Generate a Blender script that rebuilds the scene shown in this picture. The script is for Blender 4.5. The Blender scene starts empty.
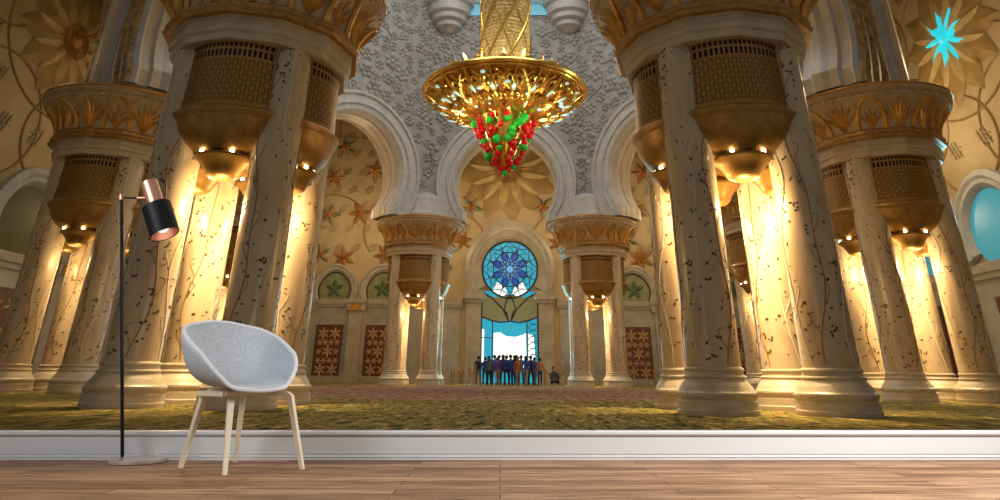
import bpy, bmesh, math, random
from mathutils import Vector, Matrix
import numpy as np
rnd = random.Random(7)
PI = math.pi
S = bpy.context.scene
COL = S.collection

# ------------------------------------------------------------------ camera
EYE = Vector((0.967, 0.0, 0.75))
PITCH, ROLL, YAW = 0.41644, 0.010074, 0.03093
FPX, CY = 647.09, 87.87
fw = Vector((-math.sin(YAW)*math.cos(PITCH), math.cos(YAW)*math.cos(PITCH), math.sin(PITCH)))
rt0 = Vector((math.cos(YAW), math.sin(YAW), 0))
up0 = rt0.cross(fw)
rt = rt0*math.cos(ROLL) + up0*math.sin(ROLL)
up = up0*math.cos(ROLL) - rt0*math.sin(ROLL)
cam = bpy.data.cameras.new('camera')
cam.sensor_fit = 'HORIZONTAL'; cam.sensor_width = 36.0
cam.lens = FPX/1000*36.0
cam.shift_y = -(250-CY)/1000.0
cam.clip_start = 0.05; cam.clip_end = 300
co = bpy.data.objects.new('camera', cam); COL.objects.link(co)
M3 = Matrix((rt, up, -fw)).transposed()
co.matrix_world = Matrix.Translation(EYE) @ M3.to_4x4()
S.camera = co

# ------------------------------------------------------------------ world, exposure, large lights
S.view_settings.view_transform = 'Standard'
S.view_settings.look = 'None'
S.view_settings.gamma = 1.0
S.view_settings.exposure = 0.0
S.view_settings.use_curve_mapping = False
S.cycles.use_denoising = True
S.cycles.max_bounces = 6
S.cycles.sample_clamp_indirect = 6.0
W = bpy.data.worlds.new('world'); S.world = W
W.use_nodes = True
W.node_tree.nodes['Background'].inputs[0].default_value = (0.92, 0.84, 0.72, 1)
W.node_tree.nodes['Background'].inputs[1].default_value = 0.20

def area(name, loc, target, size, energy, col=(1, 1, 1), sy=None, spread=180):
    l = bpy.data.lights.new(name, 'AREA'); l.energy = energy; l.color = col
    l.size = size; l.spread = math.radians(spread)
    if sy: l.shape = 'RECTANGLE'; l.size_y = sy
    o = bpy.data.objects.new(name, l); COL.objects.link(o)
    o.location = loc
    o.rotation_euler = (Vector(target)-Vector(loc)).to_track_quat('-Z', 'Y').to_euler()
    return o
def point(name, loc, energy, col, r=0.1, parent=None):
    l = bpy.data.lights.new(name, 'POINT'); l.energy = energy; l.color = col; l.shadow_soft_size = r
    o = bpy.data.objects.new(name, l); COL.objects.link(o); o.location = loc
    if parent: o.parent = parent
    return o
# room frame: x right, y away, z up, origin at the eye
gy = Vector((-math.sin(YAW), math.cos(YAW), 0))
xr = rt.copy(); zr = xr.cross(gy).normalized(); yr = zr.cross(xr).normalized()
ROOM = Matrix.Translation(EYE) @ Matrix((xr, yr, zr)).transposed().to_4x4()
HF = 0.49
def rp(x, y, z): return ROOM @ Vector((x, y, z-HF))     # z above the wooden floor
WARM = (1.0, 0.72, 0.34)
COOL = (0.92, 0.96, 1.0)
area('room right fill', rp(3.6, 2.4, 2.9), rp(1.6, 4.2, 0), 1.4, 125, (1, 0.97, 0.93), None, 110)  # added unseen light, brightens the wood floor, baseboard and chair
area('room left fill', rp(-4.2, 1.8, 2.6), rp(-1.5, 4.2, 0.2), 1.5, 26, (0.92, 0.96, 1.0), None, 100)  # added unseen light from the left, brightens the chair's inside
area('dome fill light', (0, 33.4, 34.5), (0, 33.4, 0), 16, 3700, COOL)  # added cool light under the ceiling, for the carved arcade walls
area('portal daylight', (0.2, 57.6, 4.6), (0.2, 30, 3), 4.4, 500, (0.35, 0.85, 1.0), 6)
area('side window daylight', (24.3, 33.2, 7.7), (0, 30, 4), 3.2, 500, (0.35, 0.85, 1.0))
LIGHTS = []

# ------------------------------------------------------------------ materials
def nt(name):
    m = bpy.data.materials.new(name); m.use_nodes = True
    return m, m.node_tree, m.node_tree.nodes['Principled BSDF']
def lk(t, a, b): t.links.new(a, b)
def plain(name, col, rough=0.5, metal=0.0, emit=None, es=0.0, spec=None, trans=0.0):
    m, t, b = nt(name)
    b.inputs['Base Color'].default_value = (*col, 1); b.inputs['Roughness'].default_value = rough
    b.inputs['Metallic'].default_value = metal
    if spec is not None: b.inputs['Specular IOR Level'].default_value = spec
    if emit: b.inputs['Emission Color'].default_value = (*emit, 1); b.inputs['Emission Strength'].default_value = es
    if trans: b.inputs['Transmission Weight'].default_value = trans
    return m
def noisy(name, stops, scale=3.0, detail=6, rough=0.5, metal=0.0, bump=0.0, bscale=None, stretch=(1, 1, 1), coord='Object', dist=0.0, kind='noise', spec=None):
    m, t, b = nt(name)
    tc = t.nodes.new('ShaderNodeTexCoord'); mp = t.nodes.new('ShaderNodeMapping')
    mp.inputs['Scale'].default_value = stretch
    lk(t, tc.outputs[coord], mp.inputs['Vector'])
    if kind == 'noise':
        n = t.nodes.new('ShaderNodeTexNoise'); n.inputs['Scale'].default_value = scale
        n.inputs['Detail'].default_value = detail; n.inputs['Distortion'].default_value = dist
        out = n.outputs['Fac']
    else:
        n = t.nodes.new('ShaderNodeTexVoronoi'); n.inputs['Scale'].default_value = scale; out = n.outputs['Distance']
    lk(t, mp.outputs[0], n.inputs['Vector'])
    r = t.nodes.new('ShaderNodeValToRGB'); e = r.color_ramp.elements
    while len(e) < len(stops): e.new(0.5)
    for i, (p, c) in enumerate(stops): e[i].position = p; e[i].color = (*c, 1)
    lk(t, out, r.inputs[0]); lk(t, r.outputs[0], b.inputs['Base Color'])
    b.inputs['Roughness'].default_value = rough; b.inputs['Metallic'].default_value = metal
    if spec is not None: b.inputs['Specular IOR Level'].default_value = spec
    if bump:
        n2 = t.nodes.new('ShaderNodeTexNoise'); n2.inputs['Scale'].default_value = bscale or scale*4; n2.inputs['Detail'].default_value = 4
        lk(t, mp.outputs[0], n2.inputs['Vector'])
        bp = t.nodes.new('ShaderNodeBump'); bp.inputs['Strength'].default_value = bump; bp.inputs['Distance'].default_value = 0.05
        lk(t, n2.outputs['Fac'], bp.inputs['Height']); lk(t, bp.outputs[0], b.inputs['Normal'])
    return m

M = {}
M['shaft'] = noisy('ivory marble shaft', [(0.3, (0.44, 0.32, 0.20)), (0.55, (0.57, 0.44, 0.29)), (0.75, (0.64, 0.51, 0.35))], 1.6, 8, 0.28, bump=0.05, stretch=(1, 1, 0.35), dist=0.6)
M['base'] = noisy('carved marble base', [(0.3, (0.44, 0.36, 0.26)), (0.7, (0.60, 0.50, 0.37))], 2.2, 8, 0.4, bump=0.12, stretch=(1, 1, 3))
M['collar'] = noisy('pale marble collar', [(0.3, (0.46, 0.36, 0.25)), (0.7, (0.60, 0.48, 0.34))], 2.0, 6, 0.42, bump=0.08)
M['capital'] = noisy('buff capital stone', [(0.3, (0.42, 0.30, 0.18)), (0.7, (0.56, 0.43, 0.28))], 2.5, 6, 0.5, bump=0.15)
M['goldband'] = noisy('bronze gold moulding', [(0.3, (0.30, 0.15, 0.045)), (0.7, (0.50, 0.28, 0.09))], 5, 5, 0.42, 0.35, bump=0.2)
M['bronze'] = noisy('brown bronze', [(0.3, (0.30, 0.155, 0.042)), (0.7, (0.48, 0.27, 0.085))], 4, 5, 0.4, 0.45, bump=0.15)
M['palm'] = noisy('gilded palm leaf', [(0.3, (0.52, 0.24, 0.04)), (0.7, (0.80, 0.46, 0.11))], 3.5, 4, 0.38, 0.4, bump=0.15)
M['bowl'] = noisy('polished gold bowl', [(0.3, (0.20, 0.105, 0.02)), (0.7, (0.32, 0.18, 0.045))], 2, 3, 0.45, 0.6, bump=0.05)
M['vine'] = plain('pale vine inlay', (0.66, 0.58, 0.47), 0.35)
M['goldvine'] = plain('amber vine inlay', (0.30, 0.16, 0.06), 0.4)
M['leaf'] = plain('dark petal inlay', (0.10, 0.045, 0.03), 0.4)
M['leafg'] = plain('olive petal inlay', (0.10, 0.085, 0.03), 0.4)
M['carved'] = noisy('grey carved stone', [(0.3, (0.25, 0.245, 0.23)), (0.7, (0.37, 0.36, 0.34))], 1.5, 8, 0.7, bump=0.6, bscale=5)
M['goldcarve'] = noisy('gold carved band', [(0.35, (0.20, 0.12, 0.05)), (0.62, (0.46, 0.31, 0.13))], 3.2, 7, 0.6, bump=0.9, bscale=4)
M['archstone'] = noisy('pale arch moulding', [(0.3, (0.40, 0.39, 0.38)), (0.7, (0.52, 0.50, 0.47))], 2.0, 6, 0.55, bump=0.25, bscale=10)
M['soffit'] = noisy('cream soffit stone', [(0.3, (0.52, 0.42, 0.30)), (0.7, (0.64, 0.53, 0.39))], 1.2, 6, 0.45, bump=0.1)
M['floral'] = noisy('honey floral wall', [(0.3, (0.42, 0.30, 0.15)), (0.7, (0.54, 0.41, 0.22))], 0.5, 6, 0.6, bump=0.15)
M['relief'] = noisy('cream relief rosette', [(0.3, (0.30, 0.21, 0.10)), (0.7, (0.42, 0.30, 0.15))], 2, 4, 0.6)
M['reliefdark'] = plain('taupe relief lattice', (0.33, 0.24, 0.13), 0.7)
M['medal'] = noisy('ochre petal stone', [(0.3, (0.31, 0.185, 0.055)), (0.7, (0.43, 0.27, 0.09))], 1.5, 4, 0.5, bump=0.1)
M['medal2'] = noisy('sand petal stone', [(0.3, (0.44, 0.29, 0.10)), (0.7, (0.60, 0.43, 0.18))], 1.5, 4, 0.5, bump=0.1)
M['amber'] = noisy('amber petal inlay', [(0.3, (0.42, 0.16, 0.03)), (0.7, (0.62, 0.28, 0.06))], 2, 4, 0.45)
M['brown'] = noisy('brown petal inlay', [(0.3, (0.28, 0.13, 0.05)), (0.7, (0.44, 0.24, 0.09))], 2, 4, 0.5)
M['greypetal'] = noisy('grey green petal inlay', [(0.3, (0.17, 0.15, 0.08)), (0.7, (0.30, 0.27, 0.15))], 2, 4, 0.5)
M['vinewall'] = plain('brown gold vine', (0.30, 0.18, 0.06), 0.5)
M['dado'] = noisy('grey veined marble', [(0.3, (0.31, 0.28, 0.245)), (0.7, (0.43, 0.39, 0.345))], 0.8, 8, 0.35, dist=1.0)
M['trim'] = noisy('cream marble trim', [(0.3, (0.34, 0.29, 0.23)), (0.7, (0.46, 0.40, 0.32))], 1.5, 6, 0.4)
M['tymp'] = noisy('olive green tympanum', [(0.3, (0.16, 0.17, 0.07)), (0.7, (0.30, 0.29, 0.14))], 2, 5, 0.5)
M['tympstar'] = plain('dark green star', (0.07, 0.12, 0.05), 0.5)
M['panel'] = noisy('carved red wood', [(0.3, (0.09, 0.02, 0.010)), (0.7, (0.17, 0.05, 0.02))], 4, 5, 0.45)
M['panelgold'] = plain('pale wood lattice', (0.52, 0.33, 0.17), 0.45)
M['ceiling'] = plain('cream ceiling', (0.5, 0.42, 0.30), 0.8)
M['teal'] = plain('turquoise glass', (0.02, 0.20, 0.28), 0.2, emit=(0.02, 0.42, 0.62), es=0.75)
M['tealdim'] = plain('dim turquoise glass', (0.02, 0.20, 0.28), 0.2, emit=(0.05, 0.36, 0.46), es=0.55)
M['blue'] = plain('cobalt glass', (0.01, 0.05, 0.25), 0.2, emit=(0.012, 0.10, 0.45), es=0.7)
M['sky'] = plain('pale blue glass', (0.2, 0.4, 0.5), 0.2, emit=(0.06, 0.32, 0.72), es=0.8)
M['white'] = plain('clear bright glass', (0.6, 0.6, 0.6), 0.2, emit=(0.95, 0.97, 0.92), es=1.2)
M['lotus'] = plain('olive lotus glass', (0.14, 0.13, 0.05), 0.3, emit=(0.16, 0.14, 0.06), es=0.6)
M['oliveglass'] = plain('olive glass', (0.09, 0.085, 0.04), 0.2, emit=(0.20, 0.16, 0.05), es=0.08)
M['lead'] = plain('dark window tracery', (0.035, 0.035, 0.02), 0.5)
M['gold'] = plain('chandelier gold', (0.95, 0.60, 0.12), 0.24, 0.9)
M['gold2'] = noisy('chandelier amber gold', [(0.35, (0.42, 0.17, 0.02)), (0.6, (0.95, 0.58, 0.10))], 6, 5, 0.3, 0.85, bump=0.4)
M['stem'] = noisy('chandelier gold mesh', [(0.35, (0.62, 0.45, 0.16)), (0.6, (0.98, 0.84, 0.46))], 7, 4, 0.35, 0.35, bump=0.5, kind='voronoi')
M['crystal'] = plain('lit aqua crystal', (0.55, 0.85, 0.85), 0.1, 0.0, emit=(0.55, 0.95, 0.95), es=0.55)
M['cred'] = plain('ruby crystal', (0.80, 0.006, 0.010), 0.15, spec=0.6)
M['cgreen'] = plain('emerald crystal', (0.02, 0.62, 0.05), 0.15, spec=0.6)
M['bulb'] = plain('warm bulb', (1, 0.9, 0.7), 0.3, emit=(1.0, 0.80, 0.42), es=22)
M['brass'] = plain('brass post', (0.42, 0.24, 0.05), 0.35, 0.8)
M['rope'] = plain('dark red rope', (0.16, 0.04, 0.02), 0.8)
# room
M['paint'] = plain('white painted wood', (0.62, 0.635, 0.655), 0.35)
M['felt'] = noisy('grey felt', [(0.35, (0.42, 0.45, 0.50)), (0.65, (0.66, 0.69, 0.74))], 160, 4, 0.95, bump=0.25, bscale=300, spec=0.1)
M['piping'] = noisy('pale grey felt edge', [(0.3, (0.70, 0.72, 0.76)), (0.7, (0.82, 0.84, 0.87))], 120, 3, 0.9, spec=0.1)
M['oak'] = noisy('pale oak', [(0.3, (0.72, 0.60, 0.42)), (0.7, (0.84, 0.74, 0.57))], 14, 5, 0.5, stretch=(6, 6, 1))
M['black'] = plain('black lacquer', (0.006, 0.006, 0.007), 0.5, spec=0.3)
M['copper'] = plain('brushed copper', (0.92, 0.50, 0.34), 0.36, 0.85)
M['shadewhite'] = plain('white shade lining', (0.85, 0.82, 0.78), 0.5, emit=(1, 0.93, 0.85), es=0.9)
M['steel'] = noisy('copper tinted steel', [(0.3, (0.62, 0.47, 0.41)), (0.7, (0.82, 0.69, 0.63))], 6, 3, 0.3, 0.6)

def lattice_mat():
    m, t, b = nt('pierced bronze lattice')
    uv = t.nodes.new('ShaderNodeUVMap'); sp = t.nodes.new('ShaderNodeSeparateXYZ'); lk(t, uv.outputs[0], sp.inputs[0])
    def mth(op, a, bb=None):
        n = t.nodes.new('ShaderNodeMath'); n.operation = op
        for i, x in enumerate((a, bb)):
            if x is None: continue
            if isinstance(x, (int, float)): n.inputs[i].default_value = x
            else: lk(t, x, n.inputs[i])
        return n.outputs[0]
    U, V = sp.outputs[0], sp.outputs[1]       # U in metres along, V 0..1 up
    fx = mth('FRACT', mth('MULTIPLY', U, 8.0))
    slot = mth('LESS_THAN', mth('ABSOLUTE', mth('SUBTRACT', fx, 0.5)), 0.30)
    r1 = mth('MULTIPLY', mth('GREATER_THAN', V, 0.885), mth('LESS_THAN', V, 0.955))
    r2 = mth('MULTIPLY', mth('GREATER_THAN', V, 0.745), mth('LESS_THAN', V, 0.85))
    dark = mth('MULTIPLY', slot, mth('ADD', r1, r2))
    br = t.nodes.new('ShaderNodeTexVoronoi'); br.inputs['Scale'].default_value = 1.0; br.feature = 'DISTANCE_TO_EDGE'
    mp = t.nodes.new('ShaderNodeMapping'); mp.inputs['Scale'].default_value = (9.0, 9.5, 1)
    br.inputs['Randomness'].default_value = 0.0
    colu = mth('FLOOR', mth('MULTIPLY', U, 10.0)); sh = mth('MULTIPLY', mth('ABSOLUTE', mth('MODULO', colu, 2.0)), 0.5)
    cmb = t.nodes.new('ShaderNodeCombineXYZ')
    lk(t, mth('MULTIPLY', U, 10.0), cmb.inputs[0]); lk(t, mth('ADD', mth('MULTIPLY', V, 7.0), sh), cmb.inputs[1])
    lk(t, cmb.outputs[0], br.inputs['Vector'])
    hole = mth('MULTIPLY', mth('GREATER_THAN', br.outputs['Distance'], 0.16), mth('LESS_THAN', V, 0.72))
    hole = mth('MULTIPLY', hole, mth('GREATER_THAN', V, 0.08))
    mix = t.nodes.new('ShaderNodeMixRGB'); mix.inputs[1].default_value = (0.36, 0.195, 0.052, 1); mix.inputs[2].default_value = (0.18, 0.088, 0.022, 1)
    lk(t, hole, mix.inputs[0])
    mix2 = t.nodes.new('ShaderNodeMixRGB'); mix2.inputs[2].default_value = (0.020, 0.004, 0.014, 1)
    lk(t, mix.outputs[0], mix2.inputs[1]); lk(t, dark, mix2.inputs[0])
    lk(t, mix2.outputs[0], b.inputs['Base Color'])
    b.inputs['Metallic'].default_value = 0.55; b.inputs['Roughness'].default_value = 0.42
    bp = t.nodes.new('ShaderNodeBump'); bp.inputs['Strength'].default_value = 0.6; bp.inputs['Distance'].default_value = 0.03
    inv = mth('SUBTRACT', 1.0, mth('MAXIMUM', hole, dark)); lk(t, inv, bp.inputs['Height']); lk(t, bp.outputs[0], b.inputs['Normal'])
    return m
M['lattice'] = lattice_mat()

def carpet_mat():
    m, t, b = nt('patterned wool carpet')
    tc = t.nodes.new('ShaderNodeTexCoord'); mpc = t.nodes.new('ShaderNodeMapping'); mpc.inputs['Scale'].default_value = (1.7, 0.42, 1)
    lk(t, tc.outputs['Object'], mpc.inputs[0])
    def noise(sc, det, vec=None, dist=0.0):
        n = t.nodes.new('ShaderNodeTexNoise'); n.inputs['Scale'].default_value = sc; n.inputs['Detail'].default_value = det
        n.inputs['Distortion'].default_value = dist; lk(t, mpc.outputs[0], n.inputs['Vector']); return n.outputs['Fac']
    def ramp(f, stops):
        r = t.nodes.new('ShaderNodeValToRGB'); e = r.color_ramp.elements
        while len(e) < len(stops): e.new(0.5)
        for i, (p, c) in enumerate(stops): e[i].position = p; e[i].color = (*c, 1)
        lk(t, f, r.inputs[0]); return r.outputs[0]
    a = ramp(noise(3.0, 5, dist=0.8), [(0.36, (0.02, 0.03, 0.006)), (0.44, (0.10, 0.105, 0.018)), (0.49, (0.40, 0.24, 0.07)), (0.53, (0.05, 0.06, 0.012)), (0.58, (0.20, 0.17, 0.04)), (0.66, (0.50, 0.34, 0.13))])
    c = ramp(noise(2.4, 6, dist=1.0), [(0.38, (0.16, 0.06, 0.04)), (0.5, (0.36, 0.15, 0.11)), (0.56, (0.26, 0.22, 0.12)), (0.66, (0.52, 0.30, 0.22))])
    # round rose medallion woven under the dome
    vm = t.nodes.new('ShaderNodeVectorMath'); vm.operation = 'DISTANCE'; vm.inputs[1].default_value = (0, 35, 0)
    lk(t, tc.outputs['Object'], vm.inputs[0])
    mr = t.nodes.new('ShaderNodeMapRange'); mr.inputs[1].default_value = 13.2; mr.inputs[2].default_value = 12.4
    lk(t, vm.outputs['Value'], mr.inputs[0])
    mx = t.nodes.new('ShaderNodeMixRGB'); lk(t, mr.outputs[0], mx.inputs[0]); lk(t, a, mx.inputs[1]); lk(t, c, mx.inputs[2])
    lk(t, mx.outputs[0], b.inputs['Base Color']); b.inputs['Roughness'].default_value = 0.95; b.inputs['Specular IOR Level'].default_value = 0.1
    bp = t.nodes.new('ShaderNodeBump'); bp.inputs['Strength'].default_value = 0.5; bp.inputs['Distance'].default_value = 0.03
    lk(t, noise(30, 3), bp.inputs['Height']); lk(t, bp.outputs[0], b.inputs['Normal'])
    return m
M['carpet'] = carpet_mat()

def plank_mat():
    m, t, b = nt('brown wood planks')
    tc = t.nodes.new('ShaderNodeTexCoord')
    br = t.nodes.new('ShaderNodeTexBrick'); br.inputs['Scale'].default_value = 1.0
    br.inputs['Brick Width'].default_value = 1.3; br.inputs['Row Height'].default_value = 0.13
    br.inputs['Mortar Size'].default_value = 0.003; br.offset = 0.37
    br.inputs['Color1'].default_value = (0.22, 0.115, 0.064, 1); br.inputs['Color2'].default_value = (0.46, 0.28, 0.17, 1)
    br.inputs['Mortar'].default_value = (0.07, 0.035, 0.02, 1)
    lk(t, tc.outputs['Object'], br.inputs['Vector'])
    mp = t.nodes.new('ShaderNodeMapping'); mp.inputs['Scale'].default_value = (1.2, 16, 1); lk(t, tc.outputs['Object'], mp.inputs[0])
    n = t.nodes.new('ShaderNodeTexNoise'); n.inputs['Scale'].default_value = 2.2; n.inputs['Detail'].default_value = 7; n.inputs['Distortion'].default_value = 0.5
    lk(t, mp.outputs[0], n.inputs['Vector'])
    r = t.nodes.new('ShaderNodeValToRGB'); r.color_ramp.elements[0].position = 0.30; r.color_ramp.elements[0].color = (0.36, 0.29, 0.25, 1)
    r.color_ramp.elements[1].position = 0.62; r.color_ramp.elements[1].color = (1.15, 1.12, 1.08, 1)
    lk(t, n.outputs['Fac'], r.inputs[0])
    mx = t.nodes.new('ShaderNodeMixRGB'); mx.blend_type = 'MULTIPLY'; mx.inputs[0].default_value = 1.0
    lk(t, br.outputs['Color'], mx.inputs[1]); lk(t, r.outputs[0], mx.inputs[2]); lk(t, mx.outputs[0], b.inputs['Base Color'])
    b.inputs['Roughness'].default_value = 0.6; b.inputs['Specular IOR Level'].default_value = 0.25
    return m
M['planks'] = plank_mat()

# ------------------------------------------------------------------ mesh builder
class MB:
    def __init__(s): s.v = []; s.f = []; s.uv = {}; s.mi = []; s.cur = 0
    def face(s, idx, uv=None):
        if uv: s.uv[len(s.f)] = uv
        s.f.append(tuple(idx)); s.mi.append(s.cur)
    def grid(s, rows, closed=False, uv=None, capa=False, capb=False):
        n = len(rows[0]); o = len(s.v)
        for r in rows: s.v.extend([tuple(p) for p in r])
        for i in range(len(rows)-1):
            for j in range(n if closed else n-1):
                k = (j+1) % n
                q = (o+i*n+j, o+i*n+k, o+(i+1)*n+k, o+(i+1)*n+j)
                s.face(q, [uv[i][j], uv[i][j+1], uv[i+1][j+1], uv[i+1][j]] if uv else None)
        if capa: s.face([o+j for j in range(n)][::-1])
        if capb: s.face([o+(len(rows)-1)*n+j for j in range(n)])
        return s
    def lathe(s, prof, n=32, c=(0, 0), a0=0.0, cap=True):
        rows = [[(c[0]+r*math.cos(a0+2*PI*k/n), c[1]+r*math.sin(a0+2*PI*k/n), z) for k in range(n)] for r, z in prof]
        return s.grid(rows, True, capa=cap, capb=cap)
    def box(s, x0, x1, y0, y1, z0, z1):
        o = len(s.v)
        s.v += [(x, y, z) for z in (z0, z1) for y in (y0, y1) for x in (x0, x1)]
        for q in ((0, 2, 3, 1), (4, 5, 7, 6), (0, 1, 5, 4), (2, 6, 7, 3), (0, 4, 6, 2), (1, 3, 7, 5)): s.face([o+i for i in q])
        return s
    def tube(s, pts, r, n=6, closed=False, ref=None, flat=1.0):
        pts = [Vector(p) for p in pts]; L = len(pts); rows = []
        rr = r if isinstance(r, (list, tuple)) else [r]*L
        pn = None
        for i, p in enumerate(pts):
            if closed: d = pts[(i+1) % L]-pts[i-1]
            else: d = pts[min(i+1, L-1)]-pts[max(i-1, 0)]
            d.normalize()
            if pn is None:
                a = Vector(ref) if ref else (Vector((0, 0, 1)) if abs(d.z) < 0.9 else Vector((1, 0, 0)))
                pn = (a-d*a.dot(d)).normalized()
            else: pn = (pn-d*pn.dot(d)).normalized()
            bn = d.cross(pn)
            rows.append([p+pn*rr[i]*flat*math.cos(2*PI*k/n+PI/n)+bn*rr[i]*math.sin(2*PI*k/n+PI/n) for k in range(n)])
        if closed: rows.append(rows[0])
        return s.grid(rows, True, capa=not closed, capb=not closed)
    def ball(s, c, r, n=8, m=6, sc=(1, 1, 1)):
        rows = []
        for i in range(m+1):
            t = PI*i/m
            rr = max(math.sin(t), 0.001)
            rows.append([(c[0]+sc[0]*r*rr*math.cos(2*PI*k/n), c[1]+sc[1]*r*rr*math.sin(2*PI*k/n), c[2]-sc[2]*r*math.cos(t)) for k in range(n)])
        return s.grid(rows, True)
    def petal(s, O, U, Vv, N, ang, r0, r1, w, h, lift=0.0):
        """a pointed petal in the plane (U,Vv) with a raised ridge along its middle"""
        O, U, Vv, N = map(Vector, (O, U, Vv, N))
        d = U*math.cos(ang)+Vv*math.sin(ang); e = N.cross(d)
        o = len(s.v); L = r1-r0
        prof = [(0, 0.12), (0.18, 0.6), (0.4, 1.0), (0.62, 0.85), (0.84, 0.4), (1.0, 0.0)]
        for tt, ww in prof:
            c = O+d*(r0+L*tt)+N*lift
            hh = h*(0.35+0.65*math.sin(PI*min(1, tt*0.9+0.1)))
            s.v += [tuple(c-e*w*ww), tuple(c+N*hh), tuple(c+e*w*ww)]
        for i in range(len(prof)-1):
            a = o+3*i
            s.face((a, a+1, a+4, a+3)); s.face((a+1, a+2, a+5, a+4))
        return s
    def build(s, name, mats, parent=None, smooth=True, ang=40):
        me = bpy.data.meshes.new(name); me.from_pydata(s.v, [], s.f)
        mats = mats if isinstance(mats, (list, tuple)) else [mats]
        for m in mats: me.materials.append(m)
        me.polygons.foreach_set('material_index', s.mi)
        if s.uv:
            l = me.uv_layers.new(name='UVMap')
            for fi, uvs in s.uv.items():
                for k, li in enumerate(me.polygons[fi].loop_indices): l.data[li].uv = uvs[k]
        bm = bmesh.new(); bm.from_mesh(me)
        bmesh.ops.recalc_face_normals(bm, faces=bm.faces); bm.to_mesh(me); bm.free()
        if smooth:
            me.shade_smooth(); me.set_sharp_from_angle(angle=math.radians(ang))
        me.update()
        o = bpy.data.objects.new(name, me); COL.objects.link(o)
        if parent: o.parent = parent
        return o
def tag(o, label=None, cat=None, group=None, kind=None):
    if label: o['label'] = label
    if cat: o['category'] = cat
    if group: o['group'] = group
    if kind: o['kind'] = kind
    return o
def struct(o, label, cat): return tag(o, label, cat, None, 'structure')
def empty(name, loc=(0, 0, 0), rz=0.0):
    e = bpy.data.objects.new(name, None); COL.objects.link(e); e.location = loc; e.rotation_euler = (0, 0, rz); e.empty_display_size = 0.2
    return e
def copy_tree(o, parent=None):
    c = o.copy(); COL.objects.link(c); c.parent = parent
    for ch in o.children: copy_tree(ch, c)
    return c

# ------------------------------------------------------------------ setting: floor, walls, ceiling of the hall
XW, YB, ZC = 25.0, 58.0, 32.0
f = MB().box(-XW-0.6, XW+0.6, 4.9, YB+0.6, -0.12, 0.0).build('floor_carpet', M['carpet'], smooth=False)
struct(f, 'olive green and rust patterned carpet covering the whole hall floor', 'carpet')
c = MB(); c.box(-XW-0.6, XW+0.6, 10, YB+0.6, ZC+4, ZC+4.4)
struct(c.build('ceiling', M['ceiling'], smooth=False), 'plain cream ceiling high over the marble hall', 'ceiling')

def frame_at(P, U, N):
    """wall-local frame: U along the wall, Z up, N out of the wall"""
    return Vector(P), Vector(U).normalized(), Vector((0, 0, 1)), Vector(N).normalized()

# wall surface as a mesh with keyhole/round openings is not needed: windows sit in front of solid walls in their own reveals
wb = MB().box(-XW-0.6, XW+0.6, YB, YB+0.6, 0, ZC+4).build('wall_back', M['floral'], smooth=False)
struct(wb, 'tall honey coloured back wall with floral reliefs and a marble dado', 'wall')
wl = MB().box(-XW-0.6, -XW, 10, YB, 0, ZC+4).build('wall_left', M['floral'], smooth=False)
struct(wl, 'honey coloured floral wall along the hall on the left', 'wall')
wr = MB().box(XW, XW+0.6, 10, YB, 0, ZC+4).build('wall_right', M['floral'], smooth=False)
struct(wr, 'honey coloured floral wall along the hall on the right', 'wall')

def arc_pts(O, U, Z, N, r, a0, a1, n, off=0.0):
    return [O+U*(r*math.cos(a0+(a1-a0)*i/n))+Z*(r*math.sin(a0+(a1-a0)*i/n))+N*off for i in range(n+1)]

def rosette(mb, O, U, Z, N, r):
    """small lattice rosette: crossing short bars, the cast pattern between the flowers"""
    for k in range(-1, 2):
        for (A, B) in ((U, Z), (Z, U)):
            c = O+B*(k*r*0.42)
            d = (A*0.92+B*0.35)
            mb.tube([c-d*r*0.85+N*0.01, c-d*r*0.3+N*0.05, c+d*r*0.3+N*0.05, c+d*r*0.85+N*0.01], r*0.085, 4)
def star(mb, O, U, Z, N, r, n, a0, w=0.24, h=0.12, lift=0.03):
    for k in range(n): mb.petal(O, U, Z, N, a0+2*PI*k/n, r*0.06, r, r*w, h, lift)

def medallion(wall, O, U, Z, N, r, n=12, heart='amber', turn=0.1):
    a = MB(); star(a, O, U, Z, N, r, n, turn, 0.27, 0.18, 0.04)
    o = a.build('flower_relief', M['medal'], wall, ang=20); o['label'] = 'ochre outer petals of a wall medallion'
    a = MB(); star(a, O, U, Z, N, r*0.74, n, turn+PI/n, 0.20, 0.22, 0.12); a.build('flower_relief', M['medal2'], wall, ang=20)
    a = MB(); star(a, O, U, Z, N, r*(0.42 if heart == 'amber' else 0.43), n-2 if heart == 'amber' else 9, turn, 0.11 if heart == 'amber' else 0.165, 0.16, 0.22)
    a.ball(O+N*0.25, r*0.10, 10, 6)
    a.build('flower_heart', M[heart], wall, ang=20)
    a = MB()
    for k in range(n):
        b0 = turn+2*PI*k/n
        a.tube(arc_pts(O+U*(r*0.13*math.cos(b0))+Z*(r*0.13*math.sin(b0)), U, Z, N, r*0.13, 0, 2*PI, 16, 0.36), 0.03, 4)
    if heart == 'amber': a.build('flower_tracery', M['goldband'], wall)

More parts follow.
